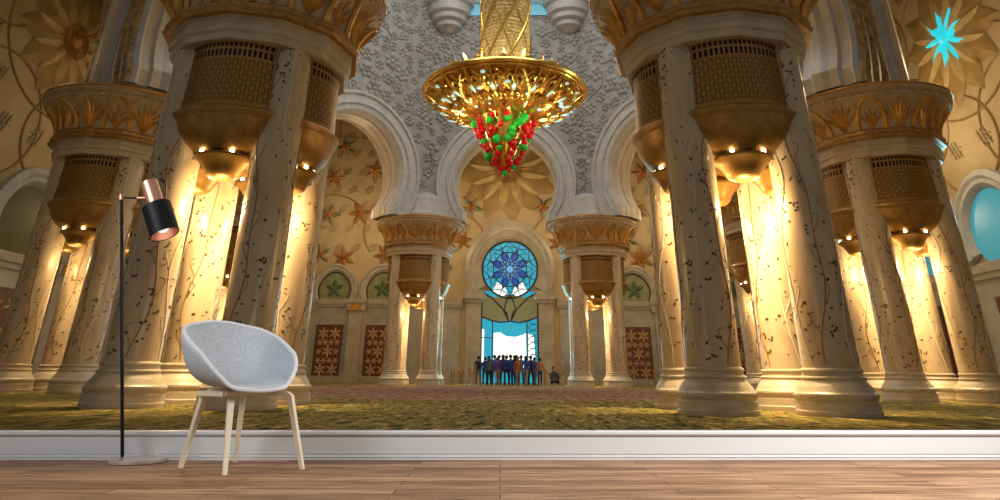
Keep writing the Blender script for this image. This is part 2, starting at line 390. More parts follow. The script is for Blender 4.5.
# ---- back wall dressing
U, Z, N = Vector((1, 0, 0)), Vector((0, 0, 1)), Vector((0, -1, 0))
def BW(x, z, off=0.0): return Vector((x, YB-off, z))
PX = 0.2                                            # axis of the portal
d = MB()
NX = [s*x for x in (10.8, 15.0, 19.2, 23.2) for s in (-1, 1)]
d.box(-XW, PX-4.2, YB-0.10, YB, 0, 5.9); d.box(PX+4.2, XW, YB-0.10, YB, 0, 5.9)
o = d.build('dado_panel', M['dado'], wb, smooth=False); o['label'] = 'grey veined marble dado'
d = MB()
for (a, b_) in ((-XW, PX-4.0), (PX+4.0, XW)):
    d.box(a, b_, YB-0.22, YB, 5.9, 6.12); d.box(a, b_, YB-0.32, YB, 6.12, 6.34); d.box(a, b_, YB-0.18, YB, 6.34, 6.52)
    d.box(a, b_, YB-0.24, YB, 0, 0.5); d.box(a, b_, YB-0.17, YB, 0.5, 0.7)
for x in (-8.3, -6.6, -4.9, 5.3, 7.0, 8.7):
    d.box(x-0.07, x+0.07, YB-0.16, YB, 0.7, 5.9)
d.build('string_course', M['trim'], wb, smooth=False)
rel = MB()
for i in range(-16, 17):
    for j in range(0, 10):
        x = i*1.5+(0.75 if j % 2 else 0); z = 7.4+j*1.75
        if math.hypot(x-PX, z-9.05) < 5.0 or math.hypot(x-PX, z-18) < 5.2: continue
        if z < 10.5 and min(abs(x-n) for n in NX) < 2.3: continue
        if abs(x) > 5 and (i+j) % 2: pass
        rosette(rel, BW(x, z, 0.0), U, Z, N, 0.5)
rel.build('relief_pattern', M['relief'], wb, ang=60)
medallion(wb, BW(PX-0.2, 18.0), U, Z, N, 4.9, 12)
spots = [(-14.2, 23.8, 'a', 1.25), (-15.3, 20.2, 'g', 1.2), (-12.3, 17.9, 'a', 1.2), (-13.4, 14.0, 'a', 1.2), (-16.1, 17.3, 'a', 1.1), (-16.2, 13.8, 'g', 1.1), (-11.7, 21.0, 'g', 1.0), (-10.8, 10.3, 'a', 1.1), (-14.5, 10.0, 'a', 1.1), (-16.6, 10.3, 'g', 1.0), (-3.4, 14.6, 'g', 1.2), (3.2, 14.6, 'g', 1.2), (-3.6, 21.5, 'g', 1.1), (3.3, 21.5, 'a', 1.1), (-4.0, 11.6, 'a', 0.9), (4.4, 11.4, 'a', 0.9), (11.6, 10.1, 'a', 1.3), (12.4, 17.8, 'a', 1.25), (11.5, 14.2, 'a', 1.1), (13.9, 22.0, 'a', 1.2), (11.2, 20.0, 'g', 1.1), (10.6, 11.7, 'g', 1.0)]
for x, z, k, r in spots:
    a = MB(); star(a, BW(x, z), U, Z, N, r, 6 if k == 'a' else 5, rnd.random(), 0.22, 0.16)
    a.build('star_flower', M['brown' if k == 'a' else 'greypetal'], wb, ang=20)
    a = MB(); star(a, BW(x, z), U, Z, N, r*0.45, 6, rnd.random(), 0.2, 0.2, 0.14); a.build('star_heart', M['amber'], wb, ang=20)
vn = MB()
for s in (-1, 1):
    for (cx, cz, r, a0, a1) in ((15.6, 17.0, 4.4, -1.4, 1.9), (12.0, 21.5, 3.6, 1.6, 4.6), (16.2, 11.5, 4.2, 0.4, 2.4), (9.5, 12.6, 3.4, -0.6, 1.5), (19.5, 22, 3.5, 2, 5), (7.5, 16.5, 3.2, -1.8, 1.2), (5.0, 11.2, 3.0, 1.0, 2.8), (13.2, 14.9, 6.0, 2.2, 3.6)):
        vn.tube(arc_pts(BW(s*cx, cz), U*s, Z, N, r, a0, a1, 22, 0.03), 0.065, 5)
vn.build('vine_relief', M['vinewall'], wb)

# ---- arch niches with a tympanum, a wood screen and pilasters
def horseshoe(O, U, Z, r, zlow, n=36, point=0.0, foot=None):
    """points of a horseshoe from lower right over the top to lower left; zlow<0 is where the limbs stop"""
    a = math.asin(max(-1, min(1, zlow/r)))
    P = []
    for i in range(n+1):
        t = a+(PI-2*a)*i/n
        P.append(O+U*(r*math.cos(t))+Z*(r*math.sin(t)*(1+point*max(0, math.sin(t))**3)))
    if foot is not None:                             # straight limbs below the curve
        P = [P[0]+Z*(foot-(P[0]-O).dot(Z))]+P+[P[-1]+Z*(foot-(P[-1]-O).dot(Z))]
    return P
def ring(mb, O, U, Z, N, prof, zlow, n=36, point=0.0, foot=None):
    """archivolt: prof is a list of (radius, offset out of the wall)"""
    rows = []
    for r, off in prof: rows.append([p+N*off for p in horseshoe(O, U, Z, r, zlow*r/prof[0][0], n, point, foot)])
    mb.grid(rows)
    for e in (0, -1):                                # close the limbs' feet
        o = len(mb.v); mb.v.extend([tuple(r_[e]) for r_ in rows]); mb.face(range(o, o+len(rows)))
    return mb
def disc_face(mb, pts): 
    o = len(mb.v); mb.v.extend([tuple(p) for p in pts]); mb.face(range(o, o+len(pts)))

def niche(k, x, wall, U, Z, N, P, glass=None):
    """P(x, z, off) places a point on the wall"""
    O = P(x, 7.25, 0)
    a = MB(); ring(a, O, U, Z, N, [(2.02, 0.0), (2.02, 0.22), (1.85, 0.30), (1.75, 0.22), (1.62, 0.24), (1.5, 0.14), (1.4, 0.06)], -0.95, 32, 0.12)
    a.build('niche_arch', M['trim'], wall)
    a = MB(); disc_face(a, [p+N*0.04 for p in horseshoe(O, U, Z, 1.42, -0.85, 28, 0.12)])
    t = a.build('tympanum', M['tymp'] if not glass else M[glass], wall, smooth=False)
    a = MB(); star(a, O+Z*0.15, U, Z, N, 0.85, 5, PI/2, 0.26, 0.08, 0.06); a.build('tympanum_star', M['tympstar'], t, ang=20)
    a = MB(); ring(a, O, U, Z, N, [(1.42, 0.04), (1.42, 0.12), (1.32, 0.12), (1.32, 0.04)], -0.85, 28, 0.12); a.build('tympanum_rim', M['lead'], t)
    # screen
    q = lambda u0, u1, z0, z1, o0, o1, mb: boxw(mb, P, U, N, x+u0, x+u1, z0, z1, o0, o1)
    a = MB(); q(-1.15, 1.15, 0.25, 4.45, 0.05, 0.20, a); sc = a.build('wood_screen', M['panel'], wall, smooth=False)
    a = MB()
    for zz in (3.75, 0.95, 2.35):
        for uu in ((-0.5, 0.5) if zz != 2.35 else (0,)):
            star(a, P(x+uu, zz, 0.2), U, Z, N, 0.55, 6, PI/6, 0.16, 0.05, 0.01)
    for zz in (3.05, 1.65):
        for uu in (-0.72, -0.24, 0.24, 0.72): star(a, P(x+uu, zz, 0.2), U, Z, N, 0.28, 6, 0, 0.18, 0.04, 0.01)
    for uu in (-0.72, 0.72): star(a, P(x+uu, 2.35, 0.2), U, Z, N, 0.28, 6, 0, 0.18, 0.04, 0.01)
    a.build('screen_lattice', M['panelgold'], sc, ang=20)
def boxw(mb, P, U, N, u0, u1, z0, z1, o0, o1):
    o = len(mb.v)
    mb.v += [tuple(P(u, z, oo)) for z in (z0, z1) for oo in (o0, o1) for u in (u0, u1)]
    for qd in ((0, 2, 3, 1), (4, 5, 7, 6), (0, 1, 5, 4), (2, 6, 7, 3), (0, 4, 6, 2), (1, 3, 7, 5)): mb.face([o+i for i in qd])
def pilaster(x, wall, U, N, P):
    a = MB()
    boxw(a, P, U, N, x-0.55, x+0.55, 0.7, 5.6, 0.0, 0.42); boxw(a, P, U, N, x-0.72, x+0.72, 0, 0.55, 0.0, 0.55); boxw(a, P, U, N, x-0.64, x+0.64, 0.55, 0.75, 0, 0.5)
    boxw(a, P, U, N, x-0.62, x+0.62, 5.4, 5.6, 0.0, 0.48); boxw(a, P, U, N, x-0.78, x+0.78, 5.6, 6.2, 0, 0.6); boxw(a, P, U, N, x-0.9, x+0.9, 6.2, 6.5, 0, 0.7)
    p = a.build('pilaster', M['trim'], wall, smooth=False)
    a = MB(); boxw(a, P, U, N, x-0.5, x+0.5, 5.62, 6.1, 0.6, 0.64); a.build('capital_inlay', M['amber'], p, smooth=False)
for k, x in enumerate(NX): niche(k, x, wb, U, Z, N, BW)
for x in (12.9, 17.1, 21.2, -12.9, -17.1, -21.2): pilaster(x, wb, U, N, BW)

# ---- the portal window
O = BW(PX, 9.05)
a = MB(); ring(a, O, U, Z, N, [(3.9, 0.0), (3.9, 0.5), (3.55, 0.62), (3.35, 0.5), (3.1, 0.5), (2.95, 0.36), (2.7, 0.34), (2.55, 0.2), (2.42, 0.12)], -2.1, 48, 0.10)
portal = a.build('trim_1', M['trim']); struct(portal, 'cream marble keyhole arch framing the stained glass portal', 'arch')
a = MB()
for s in (-1, 1):
    x = PX+s*3.05
    boxw(a, BW, U, N, x-0.62, x+0.62, 0, 6.3, 0.0, 0.45); boxw(a, BW, U, N, x-0.8, x+0.8, 0, 0.6, 0.0, 0.6)
    boxw(a, BW, U, N, x-0.75, x+0.75, 6.3, 6.6, 0, 0.58); boxw(a, BW, U, N, x-0.95, x+0.95, 6.6, 7.0, 0, 0.72)
    boxw(a, BW, U, N, x-0.78, x+0.78, 7.0, 7.3, 0, 0.5)
a.build('portal_jamb', M['trim'], portal, smooth=False)
win = MB(); disc_face(win, [p+N*0.05 for p in horseshoe(O, U, Z, 2.45, -1.8, 40, 0.04)])
o = win.build('window_1', M['teal'], smooth=False); struct(o, 'turquoise stained glass portal with a round rose above tall panes', 'window'); W1 = o
a = MB()
boxw(a, BW, U, N, PX-2.42, PX+2.42, 0.1, 4.9, 0.03, 0.06); boxw(a, BW, U, N, PX-2.42, PX+2.42, 4.9, 7.25, 0.03, 0.048)
a.build('tall_pane', M['teal'], W1, smooth=False)
a = MB()
pts = [(-1.35, 1.2), (-1.35, 3.9), (-0.8, 3.95), (-0.3, 3.65), (0.5, 3.6), (1.0, 3.75), (1.35, 3.9), (1.4, 1.2)]
disc_face(a, [BW(PX+x, z, 0.075) for x, z in pts])
disc_face(a, [BW(PX+x, z, 0.075) for x, z in ((1.55, 1.2), (1.55, 3.9), (2.0, 3.7), (2.15, 1.4))])
disc_face(a, [BW(PX+x, z, 0.075) for x, z in ((-2.38, 1.6), (-2.38, 4.2), (-2.15, 4.2), (-2.15, 1.6))])
disc_face(a, [BW(PX+x, z, 0.07) for x, z in ((-1.55, 7.2), (-1.1, 8.0), (-0.5, 7.75), (-0.2, 7.1), (-0.7, 6.8))])
disc_face(a, [BW(PX+x, z, 0.07) for x, z in ((1.55, 7.2), (1.1, 8.0), (0.5, 7.75), (0.2, 7.1), (0.7, 6.8))])
pane = a.build('clear_pane', M['white'], W1, smooth=False); pane['label'] = 'bright clear panes'
a = MB()                                              # lotus band
disc_face(a, [BW(PX+x, z, 0.066) for x, z in ((-2.4, 5.1), (-1.6, 4.92), (-0.8, 4.85), (0, 4.95), (0.8, 4.85), (1.6, 4.92), (2.4, 5.1), (2.42, 7.1), (1.9, 6.95), (1.3, 6.75), (0.5, 6.9), (0, 7.05), (-0.5, 6.9), (-1.3, 6.75), (-1.9, 6.95), (-2.42, 7.1))])
a.build('lotus_pane', M['lotus'], W1, smooth=False)
a = MB(); Or = O+Z*0.05
for k in range(8): a.petal(Or, U, Z, N, PI/8+k*PI/4+0.02, 0.15, 1.75, 0.34, 0.04, 0.08)
a.build('rose_petal_pane', M['blue'], W1, ang=20)
a = MB()
for k in range(8): a.petal(Or, U, Z, N, k*PI/4+0.02, 0.05, 1.05, 0.22, 0.05, 0.11)
a.build('rose_heart_pane', M['sky'], W1, ang=20)
a = MB()
a.tube(arc_pts(Or, U, Z, N, 2.40, 0, 2*PI, 40, 0.12), 0.09, 5); a.tube(arc_pts(Or, U, Z, N, 1.45, 0, 2*PI, 32, 0.12), 0.05, 5)
for k in range(8):
    t0 = k*PI/4
    a.tube([Or+(U*math.cos(t0+s)+Z*math.sin(t0+s))*r+N*0.13 for r, s in ((0.3, 0), (0.9, 0.3), (1.5, 0.2), (1.9, 0), (1.5, -0.2), (0.9, -0.3), (0.3, 0))], 0.045, 4)
    a.tube([Or+(U*math.cos(t0+PI/8)+Z*math.sin(t0+PI/8))*r+N*0.12 for r in (1.45, 2.35)], 0.045, 4)
for k in range(8):                                      # leads round the rose's petals
    t0 = PI/8+k*PI/4+0.02
    for sg in (-1, 1):
        a.tube([Or+(U*math.cos(t0+sg*w_)+Z*math.sin(t0+sg*w_))*r+N*0.14 for r, w_ in ((0.3, 0.10), (0.8, 0.36), (1.25, 0.25), (1.75, 0.0))], 0.05, 4)
        a.tube([Or+(U*math.cos(t0+sg*w_)+Z*math.sin(t0+sg*w_))*r+N*0.13 for r, w_ in ((1.75, 0.0), (2.05, 0.2), (2.35, 0.39))], 0.045, 4)
a.tube(arc_pts(Or, U, Z, N, 1.95, 0, 2*PI, 36, 0.12), 0.035, 4)
for s in (-1, 1):
    a.tube([BW(PX+s*x, z, 0.13) for x, z in ((0.15, 4.9), (0.25, 5.5), (0.9, 6.1), (1.5, 6.7), (2.0, 7.0), (2.4, 7.2))], 0.07, 5)
    a.tube([BW(PX+s*x, z, 0.13) for x, z in ((0.1, 4.9), (0.5, 5.6), (0.35, 6.3), (0.0, 7.0))], 0.06, 5)
    a.tube([BW(PX+s*x, z, 0.13) for x, z in ((0.0, 4.85), (0.8, 4.75), (1.6, 4.9), (2.4, 5.2))], 0.07, 5)
    a.tube([BW(PX+s*2.4, z, 0.13) for z in (0.1, 3.5, 7.2)], 0.09, 5)
    a.tube([BW(PX+s*1.45, z, 0.13) for z in (0.1, 2.5, 4.85)], 0.05, 5)
for k in range(9):
    z = 0.6+k*0.47
    a.tube([BW(PX+1.5, z, 0.13), BW(PX+1.95, z+0.28, 0.13), BW(PX+2.35, z+0.1, 0.13)], 0.04, 4); a.tube([BW(PX+2.35, z+0.45, 0.13), BW(PX+1.9, z+0.2, 0.13), BW(PX+1.6, z+0.4, 0.13)], 0.035, 4)
a.tube([BW(PX-2.35, 3.55, 0.13), BW(PX-1.45, 3.5, 0.13)], 0.04, 4)
a.build('window_tracery', M['lead'], W1)

# ---- side walls: medallions, vines and arched windows
def side(wall, sgn):
    P = lambda y, z, off=0.0: Vector((sgn*(XW-off), y, z))
    U, N = Vector((0, 1, 0)), Vector((-sgn, 0, 0))
    a = MB()
    boxw(a, P, U, N, 10, YB, 0, 5.4, 0, 0.12); a.build('dado_panel', M['dado'], wall, smooth=False)
    a = MB()
    for (y0, y1) in ((10, YB),):
        boxw(a, P, U, N, y0, y1, 5.4, 5.7, 0, 0.3); boxw(a, P, U, N, y0, y1, 5.7, 6.0, 0, 0.42); boxw(a, P, U, N, y0, y1, 6.0, 6.2, 0, 0.25); boxw(a, P, U, N, y0, y1, 0, 0.6, 0, 0.3)
    a.build('string_course', M['trim'], wall, smooth=False)
    rel = MB()
    for i in range(14):
        for j in range(9):
            y = 25+i*2.4+(1.2 if j % 2 else 0); z = 8+j*2.1
            if min(math.hypot(y-yy, z-18.1) for yy in (32.6, 48)) < 4.2: continue
            if z < 11 and min(abs(y-yy) for yy in (33.2, 40.5, 47.8)) < 2.9: continue
            rosette(rel, P(y, z), U, Z, N, 0.62)
    rel.build('relief_pattern', M['reliefdark'], wall, ang=60)
    for yy in (32.6, 48): medallion(wall, P(yy, 18.15), U, Z, N, 4.0, 12, 'tealglow' if (sgn > 0 and yy < 40) else 'amber', 0.15)
    vn = MB()
    for (cy, cz, r) in ((37.5, 14.5, 3.0), (29.0, 12.5, 3.2), (39.5, 20.0, 3.3), (32.6, 18.1, 4.6), (27.5, 20, 3.2), (43, 13.5, 3.2), (33.8, 12.3, 2.6)):
        vn.tube(arc_pts(P(cy, cz), U, Z, N, r, 0, 2*PI, 40, 0.03), 0.07, 5)
    vn.build('vine_relief', M['vinewall'], wall)
    for i, yy in enumerate((33.2, 40.5, 47.8)):
        O = P(yy, 7.7)
        a = MB(); ring(a, O, U, Z, N, [(2.75, 0.0), (2.75, 0.35), (2.45, 0.5), (2.3, 0.38), (2.1, 0.4), (1.95, 0.25), (1.85, 0.08)], -1.5, 40, 0.08); a.build('niche_arch', M['archstone'], wall)
        w_ = MB(); disc_face(w_, [p+N*0.06 for p in horseshoe(O, U, Z, 1.9, -1.5, 32, 0.08)])
        g = w_.build('window_pane', M['tealdim'] if sgn > 0 else M['oliveglass'], wall, smooth=False)
        a = MB(); 
        for k in range(6): a.tube([O+N*0.1, O+(U*math.cos(k*PI/3)+Z*math.sin(k*PI/3))*1.8+N*0.1], 0.035, 4)
        a.tube(arc_pts(O, U, Z, N, 1.0, 0, 2*PI, 24, 0.1), 0.035, 4)
        if i: a.build('window_tracery', M['lead'], g)
        a = MB(); boxw(a, P, U, N, yy-1.3, yy+1.3, 0.3, 4.5, 0.1, 0.24); sc = a.build('wood_screen', M['panel'], wall, smooth=False)
        a = MB()
        for zz in (0.9, 2.3, 3.7):
            for uu in (-0.6, 0.6): star(a, P(yy+uu, zz, 0.24), U, Z, N, 0.55, 6, 0.3, 0.16, 0.05, 0.01)
        a.build('screen_lattice', M['panelgold'], sc, ang=20)
    for yy in (29.6, 36.85, 44.1, 51.4): pilaster(yy, wall, U, N, P)
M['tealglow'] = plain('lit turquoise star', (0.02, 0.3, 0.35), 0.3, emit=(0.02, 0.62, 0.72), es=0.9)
side(wl, -1); side(wr, 1)

# ------------------------------------------------------------------ the clusters of four inlaid columns
SP, RS = 2.566, 0.58
def build_cluster():
    root = empty('column_cluster')
    k = SP/2
    sh = MB().lathe([(0.585, 0.7), (0.585, 1.2), (0.575, 5.0), (0.56, 8.85)], 40).build('shaft', M['shaft'], root)
    prof = [(0.86, 0.0), (0.86, 0.09), (0.845, 0.11), (0.835, 0.26), (0.815, 0.285), (0.82, 0.31), (0.84, 0.345), (0.85, 0.39), (0.84, 0.43), (0.81, 0.455), (0.795, 0.47), (0.77, 0.53), (0.72, 0.60), (0.675, 0.66), (0.655, 0.70), (0.67, 0.715), (0.675, 0.74), (0.665, 0.76), (0.625, 0.775), (0.61, 0.84), (0.63, 0.855), (0.64, 0.885), (0.63, 0.915), (0.585, 0.935)]
    ba = MB().lathe(prof, 40)
    for j in range(40):
        a = 2*PI*j/40; ba.ball((0.838*math.cos(a), 0.838*math.sin(a), 0.39), 0.026, 6, 4)
    ba = ba.build('base', M['base'], sh, ang=30)
    vm = MB(); lr = random.Random(3)
    def cyl(a, z, off=0.0):
        r = 0.583+(z-1.2)/8*(-0.022)+off
        return Vector((r*math.cos(a), r*math.sin(a), z))
    for s_ in range(6):
        a0 = s_*2*PI/6
        ph, am, fr = lr.random()*6, 0.20+0.12*lr.random(), 1.0+0.5*lr.random()
        F = lambda z: a0+am*math.sin(z*fr+ph)+0.10*math.sin(z*2.7+ph*2)
        vm.cur = s_ % 2
        zs = [1.0+i*0.16 for i in range(50)]
        vm.tube([cyl(F(z), z, 0.003) for z in zs], 0.017, 4)
        for b in range(9):                                # curling side shoots
            z0 = 1.2+b*0.85+lr.random()*0.4; sg = 1 if b % 2 else -1
            vm.tube([cyl(F(z0)+sg*(0.32*math.sin(t*1.5)), z0+0.55*t-0.16*t*t, 0.003) for t in (0, 0.25, 0.5, 0.75, 1, 1.3, 1.6, 1.9)], 0.012, 4)
        for b in range(40):
            z0 = 1.05+7.6*(lr.random()**1.15); a = F(z0)+lr.uniform(-0.55, 0.55)
            vm.cur = 2 if lr.random() < 0.7 else 3
            d1 = lr.random()*PI; L = lr.uniform(0.032, 0.064); w = L*0.62
            c0 = cyl(a, z0, 0.006); T = Vector((-math.sin(a), math.cos(a), 0)); ZZ = Vector((0, 0, 1)); NN = Vector((math.cos(a), math.sin(a), 0))
            for q in range(lr.choice((1, 1, 1, 2))):
                dd = d1+q*2.1; D = T*math.cos(dd)+ZZ*math.sin(dd); E = NN.cross(D); c = c0+D*L*0.8
                o = len(vm.v); vm.v += [tuple(c-D*L), tuple(c-E*w), tuple(c+D*L), tuple(c+E*w), tuple(c+NN*0.012)]
                for i in range(4): vm.face((o+i, o+(i+1) % 4, o+4))
        vm.cur = 0
    inl = vm.build('vine_inlay', [M['vine'], M['goldvine'], M['leaf'], M['leafg']], sh, ang=30)
    pos = [(-k, -k), (k, -k), (k, k), (-k, k)]
    sh.location = (-k, -k, 0)
    for i, (x, y) in enumerate(pos[1:]):
        s2 = copy_tree(sh, root); s2.location = (x, y, 0); s2.rotation_euler = (0, 0, 1.3*(i+1))
    # lanterns
    def sect(w, front, back, n=16):
        # front arc from (-w) to (w), bulging to -front ; sagitta from chord depth
        P = []; rr = 1.7*w/1.3
        cyy = -(front-rr)
        for i in range(n+1):
            t = -1+2*i/n; x = w*t; P.append((x, cyy-math.sqrt(max(rr*rr-x*x, 0))))
        return P, back
    def loft(mb, levels, n=16, uvmap=False):
        rows, uvs = [], []
        z0, z1 = levels[0][0], levels[-1][0]
        for z, w, fr, bk in levels:
            P, b = sect(w, fr, bk, n)
            row = [(x, y, z) for x, y in P]+[(w, -b, z), (0, -b+0.0, z), (-w, -b, z)]
            rows.append(row)
            us = [1.3*(-1+2*i/n) for i in range(n+1)]+[1.9, 3.0, 4.1, -1.3]
            uvs.append([(u_, (z-z0)/(z1-z0)) for u_ in us])
        mb.grid(rows, True, uv=uvs if uvmap else None, capa=True, capb=True)
    mb = MB(); loft(mb, [(6.82, 1.30, 2.30, 0.95), (7.5, 1.27, 2.27, 0.95), (8.3, 1.25, 2.26, 0.95), (8.72, 1.25, 2.26, 0.95)], uvmap=True)
    ln = mb.build('lantern', M['lattice'], root, ang=35)
    mb = MB(); loft(mb, [(6.58, 1.30, 2.32, 0.9), (6.72, 1.40, 2.42, 0.9), (6.78, 1.41, 2.43, 0.9), (6.86, 1.33, 2.34, 0.9)])
    mb.build('lantern_lip', M['bronze'], ln, ang=35)
    mb = MB(); loft(mb, [(5.84, 0.70, 1.90, 0.98), (5.90, 0.80, 1.96, 0.96), (6.00, 0.95, 2.06, 0.94), (6.15, 1.10, 2.17, 0.92), (6.32, 1.21, 2.25, 0.9), (6.48, 1.28, 2.30, 0.9), (6.62, 1.33, 2.35, 0.9)])
    mb.build('lantern_cup', M['bronze'], ln, ang=35)
    mb = MB(); loft(mb, [(8.62, 1.27, 2.29, 0.95), (8.68, 1.30, 2.32, 0.95), (8.74, 1.27, 2.29, 0.95)])
    mb.build('lantern_top_rim', M['goldband'], ln, ang=35)
    mb = MB().lathe([(0.10, 5.18), (0.30, 5.20), (0.40, 5.27), (0.46, 5.40), (0.56, 5.55), (0.66, 5.64), (0.70, 5.68), (0.70, 5.74), (0.60, 5.77), (0.5, 5.9)], 24, (0, -1.30)).build('lantern_bowl', M['bowl'], ln)
    for a in (-2.5, -0.64, 0.64, 2.5):
        bu = MB().ball((0, 0, 0), 0.055, 8, 6).build('bulb', M['bulb'], ln); bu.location = (0.64*math.sin(a), -1.30-0.64*math.cos(a), 5.79)
    for i in range(1, 4):
        l2 = copy_tree(ln, root); l2.rotation_euler = (0, 0, i*PI/2)
    # collar
    mb = MB().lathe([(2.42, 8.64), (2.46, 8.66), (2.48, 8.84), (2.54, 8.90), (2.56, 9.02), (2.52, 9.08), (2.52, 9.22), (2.60, 9.26), (2.62, 9.32)], 12, a0=-PI/2)
    mb.build('collar', M['collar'], root, ang=25)
    mb = MB().lathe([(2.58, 9.27), (2.74, 9.30), (2.80, 9.40), (2.72, 9.50), (2.76, 9.60), (2.66, 9.68), (2.5, 9.70)], 12, a0=-PI/2)
    mb.build('gilt_band', M['goldband'], root, ang=25)
    cp = lambda t: (2.52+0.10*t+0.62*t**2.2, 9.66+1.24*t)
    mb = MB().lathe([cp(i/8) for i in range(9)], 48, cap=False)
    cap = mb.build('capital', M['capital'], root, ang=30)
    mb = MB().lathe([(3.14, 10.84), (3.22, 10.86), (3.26, 10.94), (3.20, 11.02), (3.26, 11.06), (3.36, 11.14), (3.36, 11.22), (3.28, 11.29), (1.5, 11.30)], 48)
    for j in range(64):
        a = 2*PI*j/64; mb.ball((3.24*math.cos(a), 3.24*math.sin(a), 10.95), 0.08, 6, 4)
    mb.build('crown_ring', M['capital'], root, ang=30)
    MB().lathe([(3.20, 11.23), (3.40, 11.24), (3.42, 11.28), (3.36, 11.33), (3.2, 11.34)], 48).build('crown_gilding', M['palm'], root, ang=30)
    mb = MB()
    def cs(a, t, off):
        r, z = cp(max(0, min(1, t))); return Vector(((r+off)*math.cos(a), (r+off)*math.sin(a), z))
    def frond(a0, lean, L, w, sweep):
        pr = [(0, 0.35), (0.25, 0.8), (0.5, 1.0), (0.75, 0.7), (1, 0.0)]
        o = len(mb.v)
        for t, ww in pr:
            a = a0+lean*t+sweep*t*t; tt = 0.03+L*t
            da = w*ww/2.8
            mb.v += [tuple(cs(a-da, tt, 0.02)), tuple(cs(a, tt, 0.10)), tuple(cs(a+da, tt, 0.02))]
        for i in range(len(pr)-1):
            b = o+3*i; mb.face((b, b+1, b+4, b+3)); mb.face((b+1, b+2, b+5, b+4))
    for j in range(16):
        a = 2*PI*j/16
        big = j % 2 == 0
        if big:
            for q in (-3, -2, -1, 0, 1, 2, 3): frond(a, q*0.055, 0.93-0.10*abs(q), 0.085, q*0.028)
        else:
            for q in (-2, -1, 0, 1, 2): frond(a, q*0.045, 0.66-0.11*abs(q), 0.07, q*0.03)
            for s_ in (-1, 1):
                mb.tube([cs(a+s_*(0.19*math.cos(t*PI/2)), 0.02+0.92*math.sin(t*PI/2), 0.05) for t in (0, 0.2, 0.4, 0.6, 0.8, 1)], [0.09, 0.09, 0.085, 0.075, 0.06, 0.03], 5)
    pm = mb.build('palm_ornament', M['palm'], cap, ang=25)
    return root
proto = build_cluster()
CP = [  # x, y, rotation, label
    (6.56, 17.03, 0, 'big cluster of inlaid marble columns nearest on the right, showing two bronze lanterns'),
    (-6.56, 17.03, 0, 'big cluster of inlaid marble columns nearest on the left, behind the armchair'),
    (15.85, 26.6, 0.0, 'marble column cluster beside the right wall, under the turquoise wall star'),
    (-16.35, 26.6, 0, 'shaded marble column cluster at the far left, behind the floor lamp pole'),
    (16.1, 40.2, 0, 'slim distant column cluster glimpsed between the nearest right-hand shafts'),
    (-16.35, 40.2, 0, 'distant column cluster glimpsed between the nearest left-hand shafts'),
    (6.56, 49.82, 0, 'distant column cluster just to the right of the stained glass portal'),
    (-6.56, 49.82, 0, 'distant column cluster just to the left of the stained glass portal')]
for i, (x, y, rz, lab) in enumerate(CP):
    o = proto if i == 0 else copy_tree(proto)
    o.location = (x, y, 0); o.rotation_euler = (0, 0, rz)
    tag(o, lab, 'column', 'clusters of four inlaid marble columns')
CE = {0: 190, 1: 140, 2: 140, 3: 50, 4: 90, 5: 80, 6: 110, 7: 100}
def spot(name, loc, energy, col, deg, blend=0.8, r=0.2):
    l = bpy.data.lights.new(name, 'SPOT'); l.energy = energy; l.color = col; l.spot_size = math.radians(deg); l.spot_blend = blend; l.shadow_soft_size = r
    o = bpy.data.objects.new(name, l); COL.objects.link(o); o.location = loc; return o
for i, (x, y, rz, lab) in enumerate(CP):
    for dx, dy in ((0, -1.30), (1.30, 0), (0, 1.30), (-1.30, 0)):
        point('lantern light', (x+dx, y+dy, 4.62), CE[i], WARM, 0.2)
    spot('cluster fill spot', (x, y, 5.6), CE[i]*14, (1.0, 0.76, 0.40), 95)  # added spot without a fixture, brightens the lower shafts and bases

